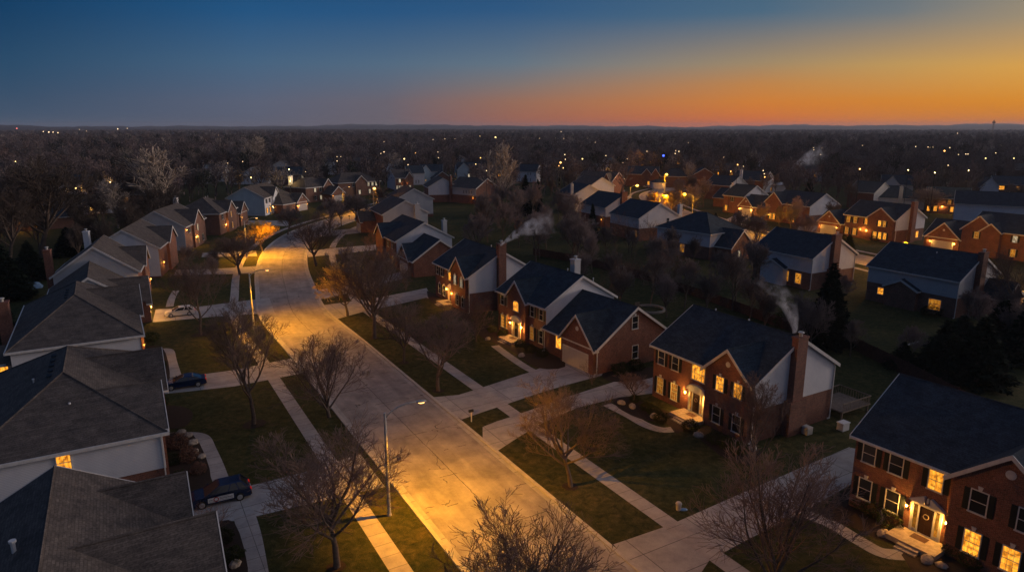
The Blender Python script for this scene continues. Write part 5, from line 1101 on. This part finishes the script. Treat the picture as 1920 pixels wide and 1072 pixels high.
# ------------------------------------------------------------------ cars
def car(px, py, rz, paint, label, L_=4.6, W_=1.82, H_=1.48, suv=False, sign=False, brake=False):
    p = at(px, py); t = thing('parked_car', label, 'car', (p.x, p.y, 0), rz); hw = W_ / 2; a = L_ / 2
    body = [(-a, .42), (-a + .02, .78), (-a + .12, .98 if suv else .92), (-a * .55, 1.02 if suv else .98), (a * .30, 1.0 if suv else .94), (a * .82, .86 if suv else .78), (a - .06, .70), (a, .48), (a - .08, .26), (-a + .1, .26)]
    def loft(prof, ws, nm, m, shrink):
        # prof: list of (x, z); cross-section in y with rounded shoulder
        b = MB(); n = len(prof); ys = [(-1, 0), (-.985, .0), (0, 0), (.985, 0), (1, 0)]
        for (yk, ins) in ((-1, .06), (-.93, 0), (-.5, -.012), (0, -.02), (.5, -.012), (.93, 0), (1, .06)):
            for (x, z) in prof:
                cx, cz = 0, .6; f_ = 1 - ins * .9; zz = cz + (z - cz) * f_; taper = 1 - .10 * (abs(x) / a) ** 3
                b.v.append((x * (1 - ins * .25), yk * hw * taper, zz))
        k = 7
        for i in range(k - 1):
            for j in range(n): b.f.append((i * n + j, i * n + (j + 1) % n, (i + 1) * n + (j + 1) % n, (i + 1) * n + j))
        b.f.append(tuple(range(n))); b.f.append(tuple(range((k - 1) * n + n - 1, (k - 1) * n - 1, -1)))
        o = b.build(nm, m, t); return o
    o = loft(body, None, 'body', M[paint], 0); bv = o.modifiers.new('bevel', 'BEVEL'); bv.width = .035; bv.segments = 2; bv.limit_method = 'ANGLE'
    zr = H_; zb = .93
    rf, rr_ = (a * .05, -a * (.70 if suv else .42)); bf, br_ = (a * .52, -a * (.93 if suv else .80))
    def ring(x, z, w): return [(x, -w, z), (x, w, z)]
    g = MB(); wb, wt = hw * .93, hw * .72
    g.hexa([(br_, -wb, zb), (bf, -wb, zb), (bf, wb, zb), (br_, wb, zb), (rr_, -wt, zr - .05), (rf, -wt, zr - .05), (rf, wt, zr - .05), (rr_, wt, zr - .05)]); gl = g.build('window_glass', M['carglass'], t)
    r = MB(); r.hexa([(rr_ - .02, -wt - .02, zr - .06), (rf + .03, -wt - .02, zr - .06), (rf + .03, wt + .02, zr - .06), (rr_ - .02, wt + .02, zr - .06), (rr_ + .1, -wt + .1, zr + .02), (rf - .12, -wt + .1, zr + .02), (rf - .12, wt - .1, zr + .02), (rr_ + .1, wt - .1, zr + .02)])
    for s in (-1, 1):
        for (xb, xt, w) in ((bf, rf, .05), (br_, rr_, .10 if suv else .07), ((bf + br_) / 2 - .05, (rf + rr_) / 2 - .05, .045), (br_ + .75, rr_ + .45, .06)):
            r.hexa([(xb - w, s * (wb + .012), zb), (xb + w, s * (wb + .012), zb), (xb + w, s * (wb - .05), zb), (xb - w, s * (wb - .05), zb), (xt - w, s * (wt + .012), zr - .055), (xt + w, s * (wt + .012), zr - .055), (xt + w, s * (wt - .05), zr - .055), (xt - w, s * (wt - .05), zr - .055)])
    r.build('cabin_roof', M[paint], t)
    for s in (-1, 1):
        for x in (a * .62, -a * .60):
            w = MB(); w.tube([(x, s * (hw - .20), .33), (x, s * (hw + .012), .33)], .335, 20); wo = w.build('tyre', M['tyre'], t)
            q = MB(); q.tube([(x, s * (hw + .0125), .33), (x, s * (hw + .025), .33)], [.22, .20], 14)
            for k in range(5): an = k * 1.2566; q.box(x + .0, x + .001, 0, 0, 0, 0) if False else None
            q.build('rim', M['rim'], wo)
        for (xx, nm, m, zz) in ((a - .16, 'headlight', 'head', .66), (-a + .03, 'tail_light', 'tail', .80)):
            b = MB(); b.box(xx - .06, xx + .10 if nm == 'headlight' else xx + .14, min(s * (hw - .12), s * (hw - .46)), max(s * (hw - .12), s * (hw - .46)), zz - .07, zz + .08); b.build(nm, M[m], t)
        b = MB(); b.box(a * .33, a * .33 + .12, min(s * (hw + .02), s * (hw + .2)), max(s * (hw + .02), s * (hw + .2)), .96, 1.1); b.build('wing_mirror', M[paint], t)
    b = MB(); b.box(-a - .03, -a + .1, -hw * .82, hw * .82, .3, .5); b.box(a - .1, a + .02, -hw * .8, hw * .8, .28, .44); b.build('bumper', M['darkmetal'], t)
    b = MB(); b.box(-a - .035, -a + .01, -.26, .26, .60, .74); b.build('number_plate', M['white'], t)
    if sign:
        for s in (1,):
            b = MB(); b.box(-.95, 1.0, s * (hw + .012) - .002, s * (hw + .022), .42, .82); sg = b.build('door_sign', M['white'], t)
            b = MB(); y = s * (hw + .023)
            for i in range(20): 
                a0, a1 = i * .31416, (i + 1) * .31416
                b.poly([(.38 + .21 * math.cos(a0), y, .63 + .21 * math.sin(a0)), (.38 + .21 * math.cos(a1), y, .63 + .21 * math.sin(a1)), (.38 + .13 * math.cos(a1), y, .63 + .13 * math.sin(a1)), (.38 + .13 * math.cos(a0), y, .63 + .13 * math.sin(a0))])
            b.build('emblem_ring', M['red'], sg)
            b = MB(); rn = random.Random(3)
            for (zz, xa, xb, hh) in ((.74, -.55, .12, .045), (.63, -.85, .12, .075), (.50, -.88, .9, .04), (.63, .66, .92, .06)):
                x = xa
                while x < xb: w_ = rn.uniform(.025, .055); b.box(x, x + w_, y - .003, y + .002, zz - hh / 2, zz + hh / 2); x += w_ + .02
            b.build('lettering', M['darkmetal'], sg)
    return t
car(338, 591, R(208), 'silver', 'silver car parked nose-in before the lamplit brick garage', 4.5, 1.8, 1.5, True)
car(347, 724, R(206), 'bluepaint', 'dark blue saloon car parked on the second driveway at left', 4.7, 1.82, 1.42)
car(414, 936, R(208), 'navy', 'dark blue sport utility car with a white lettered sign along its side', 4.7, 1.88, 1.62, True, True)
for px, py, rz, lb in ((1372, 433, 1.2, 'dark car on the lamplit driveway of the grey gabled brick house'), (1213, 352, 2.0, 'car parked at the head of the second street')):
    car(px, py, rz, 'navy' if px > 1300 else 'silver', lb)

# ------------------------------------------------------------------ garden and street things
def props():
    p = at(1303 * 0 + 884, 790); t = thing('mailbox', 'dark mailbox on a post in the small grass triangle between two driveways', 'mailbox', (p.x, p.y, 0), R(30))
    b = MB(); b.box(-.05, .05, -.05, .05, 0, 1.1); b.build('post', M['trim'], t); b = MB(); b.box(-.28, .22, -.12, .12, 1.1, 1.25); b.prism([(-.28, .12 * math.cos(i * math.pi / 6), 1.25 + .12 * math.sin(i * math.pi / 6)) for i in range(7)], (.5, 0, 0)); b.build('box', M['darkmetal'], t)
    for px, py, lb in ((616, 548, 'mailbox on the right kerb at the head of the golden tree driveway'), (655, 412, 'signpost-like mailbox past the bend, dark against the orange street')):
        p = at(px, py); t = thing('mailbox', lb, 'mailbox', (p.x, p.y, 0), R(30)); b = MB(); b.box(-.06, .06, -.06, .06, 0, 1.15); b.build('post', M['fence'], t); b = MB(); b.box(-.28, .25, -.14, .14, 1.15, 1.4); b.build('box', M['darkmetal'], t)
    p = at(1272, 955); t = thing('garden_ornament', 'cream bucket-shaped ornament with a blue cloth on the dark front lawn', 'garden ornament', (p.x, p.y, 0)); b = MB(); b.tube([(0, 0, 0), (0, 0, .55)], [.2, .24], 12); b.tube([(0, 0, .55), (0, 0, .68)], [.27, .18], 12); b.build('bucket', M['kerb'], t)
    b = MB(); b.ball((.38, -.05, .05), (.35, .2, .10), 9, 6); b.build('cloth', M['tarp'], t)
    # fences
    def fence(pts, h, lb):
        W = [at(*q) for q in pts]; t = thing('garden_fence', lb, 'fence', (W[0].x, W[0].y, 0)); o = W[0]; b = MB(); rn = random.Random(len(pts))
        for i in range(len(W) - 1):
            a_, c_ = W[i] - o, W[i + 1] - o; L_ = (c_ - a_).length; d = (c_ - a_) / L_; nn = Vector((-d.y, d.x, 0)); n = int(L_ / .16)
            for k in range(n):
                q0 = a_ + d * (k * L_ / n + .012); q1 = a_ + d * ((k + 1) * L_ / n - .012); hh = h + rn.uniform(-.02, .02)
                b.hexa([q0 - nn * .012, q1 - nn * .012, q1 + nn * .012, q0 + nn * .012] + [v + Vector((0, 0, hh)) for v in (q0 - nn * .012, q1 - nn * .012, q1 + nn * .012, q0 + nn * .012)])
            m_ = max(1, int(L_ / 2.4))
            for k in range(m_ + (i == len(W) - 2)):
                q = a_ + d * (k * L_ / m_); pb = MB(); pb.box(-.06, .06, -.06, .06, 0, h + .12); pb.build('post', M['fence'], t, (q.x, q.y, 0))
        b.build('boards', M['fence'], t)
    fence([(1000, 478), (1080, 492), (1210, 525), (1330, 565), (1500, 628)], 1.7, 'long wooden fence between the back gardens, left of the big conifer')
    fence([(1590, 650), (1700, 705), (1830, 775), (1930, 840)], 1.8, 'reddish wooden fence crossing the dark back garden at right')
    fence([(1500, 628), (1478, 655)], 1.8, 'short fence return behind the smoking chimney')
    fence([(180, 660), (100, 560), (10, 505)], 1.5, 'dark fence in the gardens behind the left-hand houses') if False else None
    # deck with a folded parasol
    p = at(1556, 778); t = thing('garden_deck', 'raised wooden deck with railing behind the white gable at right', 'deck', (p.x + 1.6, p.y + 1.2, 0), R(30)); b = MB(); b.box(-2.4, 2.4, -1.9, 1.9, .9, 1.02); b.build('floor', M['deckwood'], t)
    b = MB()
    for y in (-1.85, 1.85): b.box(-2.4, 2.4, y - .04, y + .04, 1.85, 1.95); [b.box(x, x + .05, y - .02, y + .02, 1.021, 1.85) for x in np.arange(-2.3, 2.4, .3)]
    b.box(2.3, 2.38, -1.8, 1.8, 1.85, 1.95); [b.box(2.32, 2.36, y, y + .05, 1.021, 1.85) for y in np.arange(-1.7, 1.8, .3)]
    b.build('railing', M['deckwood'], t)
    for x in (-2.2, 2.2):
        for y in (-1.7, 1.7): b = MB(); b.box(x - .08, x + .08, y - .08, y + .08, 0, .9); b.build('leg', M['deckwood'], t)
    q = t.location + Vector((-1.2, .2, 0)); u = thing('parasol', 'closed pale garden parasol standing on the deck', 'parasol', (q.x, q.y, 1.02)); b = MB(); b.tube([(0, 0, 0), (0, 0, 2.3)], .03, 8); b.build('pole', M['darkmetal'], u); b = MB(); b.tube([(0, 0, .7), (0, 0, 1.2), (0, 0, 2.2)], [.20, .24, .05], 10); b.build('canopy', M['trim'], u)
    q = at(1580, 805); b = MB(); b.box(-.5, .5, -.35, .35, 0, .75); b.box(-.55, .55, -.4, .4, .75, .85); tag(b.build('storage_box', M['white'], None, (q.x, q.y, 0), .5), 'pale storage box beside the deck at the rear of the house', 'storage box')
    q = at(1512, 812); b = MB(); b.box(-.4, .4, -.4, .4, 0, .75); b.box(-.3, .3, -.3, .3, .75, .8); tag(b.build('air_conditioner', M['metal'], None, (q.x, q.y, 0), R(30)), 'grey air conditioning unit at the foot of the brick side wall', 'air conditioner')
    # round patio ring and seat
    q = at(1218, 581); b = MB(); n = 24; r0, r1 = 2.3, 2.6
    for i in range(n):
        a0, a1 = i * 2 * math.pi / n, (i + 1) * 2 * math.pi / n
        b.hexa([(r * math.cos(a_), r * math.sin(a_), z) for z in (0, .35) for (r, a_) in ((r0, a0), (r1, a0), (r1, a1), (r0, a1))])
    tag(b.build('fire_pit_ring', M['stone'], None, (q.x, q.y, 0)), 'round pale stone ring on the lawn behind the garage wing', 'garden ring')
    q = at(1196, 577); b = MB(); b.box(-.5, .5, -.25, .25, .35, .45); b.box(-.5, .5, .2, .26, .45, .95); [b.box(x, x + .08, y, y + .08, 0, .35) for x in (-.48, .4) for y in (-.22, .14)]; tag(b.build('garden_bench', M['deckwood'], None, (q.x, q.y, 0), .4), 'small bench beside the stone ring on the back lawn', 'bench')
    # tarpaulins behind the left houses
    for (px, py, w, d, h, lb) in ((56, 540, 4.2, 2.2, 1.1, 'crumpled pale blue tarpaulin behind the left-hand brick chimney'), (18, 628, 6, 3.0, .5, 'flat blue cover over a pool at the left edge')):
        q = at(px, py); rs = np.random.default_rng(px); nx, ny = 16, 12; v = []; f = []
        for i in range(nx + 1):
            for j in range(ny + 1):
                x = (i / nx - .5) * w; y = (j / ny - .5) * d; e = min(i, nx - i, j, ny - j); z = 0 if e == 0 else h * min(1, e / 2.5) * (.75 + .25 * rs.random()); v.append((x + rs.uniform(-.05, .05), y, z))
        for i in range(nx):
            for j in range(ny): k = i * (ny + 1) + j; f.append((k, k + ny + 1, k + ny + 2, k + 1))
        me = bpy.data.meshes.new('tarpaulin'); me.from_pydata(v, [], f); me.update(); me.materials.append(M['tarp']); tag(put('tarpaulin', me, None, (q.x, q.y, .02), R(30)), lb, 'tarpaulin')
    # planks / edging on the dark lawn at right
    for px, py, L_, an, lb in ((1572, 648, 4.5, -.45, 'pale edging board lying by the reddish fence'), (1708, 645, 4, .55, 'pale plank on the dark back lawn right of the fence')):
        q = at(px, py); b = MB(); b.box(-L_ / 2, L_ / 2, -.1, .1, 0, .12); tag(b.build('edging_board', M['kerb'], None, (q.x, q.y, 0), an), lb, 'board')
    q = at(1862, 239.5, 0); q = Vector((1100, 1620, 0)) if False else at(1861, 246.5, 0)
    s_ = 2300 / math.hypot(q.x, q.y); q = Vector((q.x * s_, q.y * s_, 0)); t = thing('radio_tower', 'thin lattice radio tower on the horizon at far right', 'tower', (q.x, q.y, 0)); b = MB()
    for (x, y) in ((-2, -2), (2, -2), (2, 2), (-2, 2)): b.tube([(x, y, 0), (x * .5, y * .5, 48)], .35, 4)
    for k in range(12):
        z0, z1 = k * 4, k * 4 + 4; w0, w1 = 2 * (1 - z0 / 96), 2 * (1 - z1 / 96); b.tube([(-w0, -w0, z0), (w1, -w1, z1)], .2, 4); b.tube([(w0, w0, z0), (-w1, w1, z1)], .2, 4)
    b.build('mast', M['darkmetal'], t); b = MB(); [b.box(x - .5, x + .5, -2.6, 2.6, 40, 44) for x in (-2.2, 2.2)]; b.build('antenna', M['darkmetal'], t)
props()

# ------------------------------------------------------------------ smoke
def smoke_mat(dens, scl, ax, c1, c2, q1, q2_, r0, r1, U):
    m = bpy.data.materials.new('smoke'); m.use_nodes = True; nt = m.node_tree; N = nt.nodes; L = nt.links; N.remove(N['Principled BSDF'])
    v = N.new('ShaderNodeVolumePrincipled'); v.inputs['Color'].default_value = (.88, .92, 1, 1); L.new(v.outputs[0], N['Material Output'].inputs['Volume'])
    A = lambda op, a, b=None, cl=False: nmath(N, L, op, a, b, cl)
    wn = N.new('ShaderNodeTexNoise'); wn.inputs['Scale'].default_value = scl * .7; L.new(coords(N), wn.inputs['Vector'])
    w1 = N.new('ShaderNodeVectorMath'); w1.operation = 'SUBTRACT'; L.new(wn.outputs['Color'], w1.inputs[0]); w1.inputs[1].default_value = (.5, .5, .5)
    w2 = N.new('ShaderNodeVectorMath'); w2.operation = 'SCALE'; L.new(w1.outputs[0], w2.inputs[0]); w2.inputs[3].default_value = 1.1 / scl * .55
    w3 = N.new('ShaderNodeVectorMath'); w3.operation = 'ADD'; L.new(w2.outputs[0], w3.inputs[0]); L.new(coords(N), w3.inputs[1])
    s = N.new('ShaderNodeSeparateXYZ'); L.new(w3.outputs[0], s.inputs[0]); u = A('MAXIMUM', s.outputs[ax], .001); oth = [i for i in (0, 1, 2) if i != ax]
    uu = A('MULTIPLY', u, u)
    d1 = A('SUBTRACT', s.outputs[oth[0]], A('ADD', A('MULTIPLY', u, c1), A('MULTIPLY', uu, q1))); d2 = A('SUBTRACT', s.outputs[oth[1]], A('ADD', A('MULTIPLY', u, c2), A('MULTIPLY', uu, q2_)))
    rr = A('ADD', A('MULTIPLY', u, r1), r0); dd = A('DIVIDE', A('ADD', A('MULTIPLY', d1, d1), A('MULTIPLY', d2, d2)), A('MULTIPLY', rr, rr))
    fall = A('MAXIMUM', A('SUBTRACT', 1, dd), 0); end = A('MAXIMUM', A('SUBTRACT', 1, A('DIVIDE', u, U)), 0)
    n = noise(N, L, coords(N), scl, 6, .68, .8); k = A('MAXIMUM', A('SUBTRACT', n, A('MULTIPLY', A('DIVIDE', u, U), .14)), 0); k = A('MULTIPLY', A('MAXIMUM', A('SUBTRACT', k, .38), 0), 4)
    L.new(A('MULTIPLY', A('MULTIPLY', A('MULTIPLY', fall, k), A('MULTIPLY', A('SQRT', end), dens)), A('DIVIDE', .5, rr)), v.inputs['Density']); return m
def smoke(o, ax, c1, c2, q1, q2_, r0, r1, U, dens, scl, label):
    oth = [i for i in (0, 1, 2) if i != ax]; P = []; rad = []
    for i in range(15):
        u = U * i / 14; p = [0, 0, 0]; p[ax] = u; p[oth[0]] = c1 * u + q1 * u * u; p[oth[1]] = c2 * u + q2_ * u * u; P.append(p); rad.append((r0 + r1 * u) * 1.25 if i else r0)
    b = MB(); b.tube(P, rad, 14); ob = b.build('chimney_smoke', smoke_mat(dens, scl, ax, c1, c2, q1, q2_, r0, r1, U), None, o); tag(ob, label, 'smoke', None, 'stuff')
p = at(1488, 624, 10.7); smoke((p.x, p.y, 10.7), 2, .05, .05, -.11, .11, .22, .30, 4.8, 7, .8, 'pale smoke curling up from the nearest brick chimney at right')
p = at(938, 460, 11.8); smoke((p.x, p.y, 11.8), 0, .7, .75, 0, -.05, .22, .26, 9.0, 9, .8, 'smoke drifting right from the brick chimney at centre')
p = at(1478, 324, 9); smoke((p.x, p.y, 9), 0, .7, .75, 0, -.018, .7, .26, 24, 7, .3, 'faint smoke plume over the wood at upper right')

# ------------------------------------------------------------------ far lights: lamps and lit buildings of the distant suburb
def far_lights():
    cols = {'w': ((1, .66, .32), 'white'), 'o': ((1, .45, .10), 'orange'), 'y': ((1, .66, .22), 'yellow'), 'b': ((.02, .08, 1), 'blue'), 'r': ((1, .12, .08), 'red')}
    mats = {k: mat('glow_' + v[1], (1, 1, 1), emit=v[0], estr=1) for k, v in cols.items()}
    for k, m in mats.items(): m.node_tree.nodes['Principled BSDF'].inputs['Emission Strength'].default_value = {'w': 3.2, 'o': 5, 'y': 4.5, 'b': 5, 'r': 3}[k]
    pts = [(33, 241, 'r', 1.0), (82, 247, 'w', .8), (92, 248, 'w', 1.1), (100, 248, 'w', .8), (109, 249, 'w', .9), (150, 243, 'w', .5), (163, 246, 'w', .5), (222, 242, 'w', 1.0), (240, 241, 'w', .6), (29, 303, 'y', .9), (117, 354, 'y', 1.4), (142, 353, 'y', 1.4), (207, 342, 'y', 1.2), (260, 321, 'w', .7), (427, 306, 'w', .6), (459, 278, 'w', .7), (455, 303, 'w', .8), (410, 254, 'w', .6),
           (471, 334, 'y', 1.5), (544, 340, 'y', 1.8), (632, 294, 'w', .9), (639, 294, 'w', .6), (632, 302, 'w', .9), (573, 322, 'w', .6), (542, 318, 'y', 1.4), (714, 288, 'w', .8), (720, 285, 'w', 1.1), (720, 266, 'w', .6), (758, 298, 'y', 1.6), (765, 309, 'w', 1.0), (821, 285, 'w', .7), (822, 296, 'w', .8), (779, 287, 'o', .6), (900, 256, 'y', 2.0), (929, 258, 'y', 1.9), (812, 262, 'w', .6), (830, 263, 'w', .7), (834, 261, 'w', .7), (853, 260, 'w', .7), (873, 261, 'w', .6), (885, 261, 'w', .6), (901, 296, 'o', 1.3), (892, 308, 'y', 1.0), (912, 320, 'w', 1.0),
           (982, 259, 'w', .9), (1012, 260, 'w', 1.0), (1041, 259, 'w', .9), (1057, 260, 'w', .8), (1064, 260, 'w', 1.0), (1052, 247, 'w', .7), (1102, 260, 'w', .6), (1116, 267, 'w', .6), (1059, 290, 'w', 1.1), (1060, 299, 'w', 1.0), (1051, 305, 'o', 2.2), (1056, 315, 'y', 1.0), (1048, 311, 'o', .9), (1136, 292, 'w', .9), (1092, 298, 'y', 1.4), (1213, 284, 'w', 1.0), (1176, 298, 'w', .7), (1168, 305, 'w', .6), (1244, 292, 'b', 2.4), (1266, 288, 'w', 1.0), (1273, 284, 'w', 1.1), (1267, 283, 'w', .7), (1291, 268, 'w', 1.1), (1357, 295, 'w', .6), (1383, 309, 'o', 1.4), (1394, 312, 'w', .7), (1431, 320, 'w', 1.1), (1433, 326, 'w', 1.0), (1434, 332, 'o', 1.6), (1370, 322, 'o', 1.0),
           (1525, 277, 'w', .6), (1526, 281, 'w', .7), (1541, 278, 'w', .6), (1539, 290, 'w', .8), (1617, 273, 'w', .8), (1612, 317, 'o', 1.5), (1703, 319, 'y', 1.3), (1717, 275, 'w', .8), (1740, 276, 'w', .9), (1744, 277, 'w', .7), (1749, 276, 'w', .9), (1771, 283, 'o', 1.5), (1781, 277, 'w', .8), (1797, 290, 'w', 1.0), (1811, 289, 'w', .8), (1815, 289, 'w', .8), (1778, 310, 'w', 1.2), (1753, 324, 'y', 1.3), (1816, 320, 'y', 1.0), (1848, 297, 'y', 1.1), (1901, 297, 'y', 1.0), (1878, 272, 'y', .6), (1867, 287, 'w', .7), (1795, 250, 'w', .6), (1738, 254, 'w', .5)]
    side = lambda x: 'far left' if x < 350 else 'left' if x < 640 else 'left of centre' if x < 860 else 'centre' if x < 1080 else 'right of centre' if x < 1330 else 'right' if x < 1620 else 'far right'
    groups = {}
    for (px, py, c, s) in pts:
        z = 15 if py < 330 else 8.5
        q = at(px, max(py, 243), z) if py > 250 else at(px, 252, z)
        zz = z
        if py <= 250: 
            q = Vector((q.x, q.y, z)); lo, hi = 0, 60
            for _ in range(30):
                m_ = (lo + hi) / 2
                if pix(q.x, q.y, m_)[1] > py: lo = m_
                else: hi = m_
            zz = lo
        d = math.hypot(q.x, q.y); r = .72 * s * d / FOC
        cn = cols[c][1]; dist = 'on the horizon' if py < 256 else 'in the distant wood' if py < 300 else 'in the nearer wood'
        lb = '%s lamp %s, %s' % (cn, dist, side(px)); t = thing('distant_lamp', lb, 'lamp', (q.x, q.y, 0), 0, lb.replace('lamp', 'lamps'))
        b = MB(); b.tube([(0, 0, 0), (0, 0, zz - r)], min(.12, r * .4), 5); b.build('pole', M['darkmetal'], t)
        b = MB(); b.ball((0, 0, zz), r, 8, 6); b.build('lamp_globe', mats[c], t)
        if py > 315 and c != 'w': point(t, (0, 0, zz + r + .4), 70, .3, cols[c][0])
far_lights()

# ------------------------------------------------------------------ evening haze
def haze():
    b = MB(); b.box(-9500, 9500, -60, 9300, -1, 75)
    m = bpy.data.materials.new('haze'); m.use_nodes = True; nt = m.node_tree; nt.nodes.remove(nt.nodes['Principled BSDF'])
    v = nt.nodes.new('ShaderNodeVolumePrincipled'); v.inputs['Color'].default_value = (.80, .86, 1, 1); v.inputs['Density'].default_value = .00008; v.inputs['Anisotropy'].default_value = .2
    nt.links.new(v.outputs[0], nt.nodes['Material Output'].inputs['Volume'])
    o = b.build('haze', m); o['kind'] = 'stuff'; o['label'] = 'thin blue evening haze over the suburb'; o['category'] = 'haze'
haze()
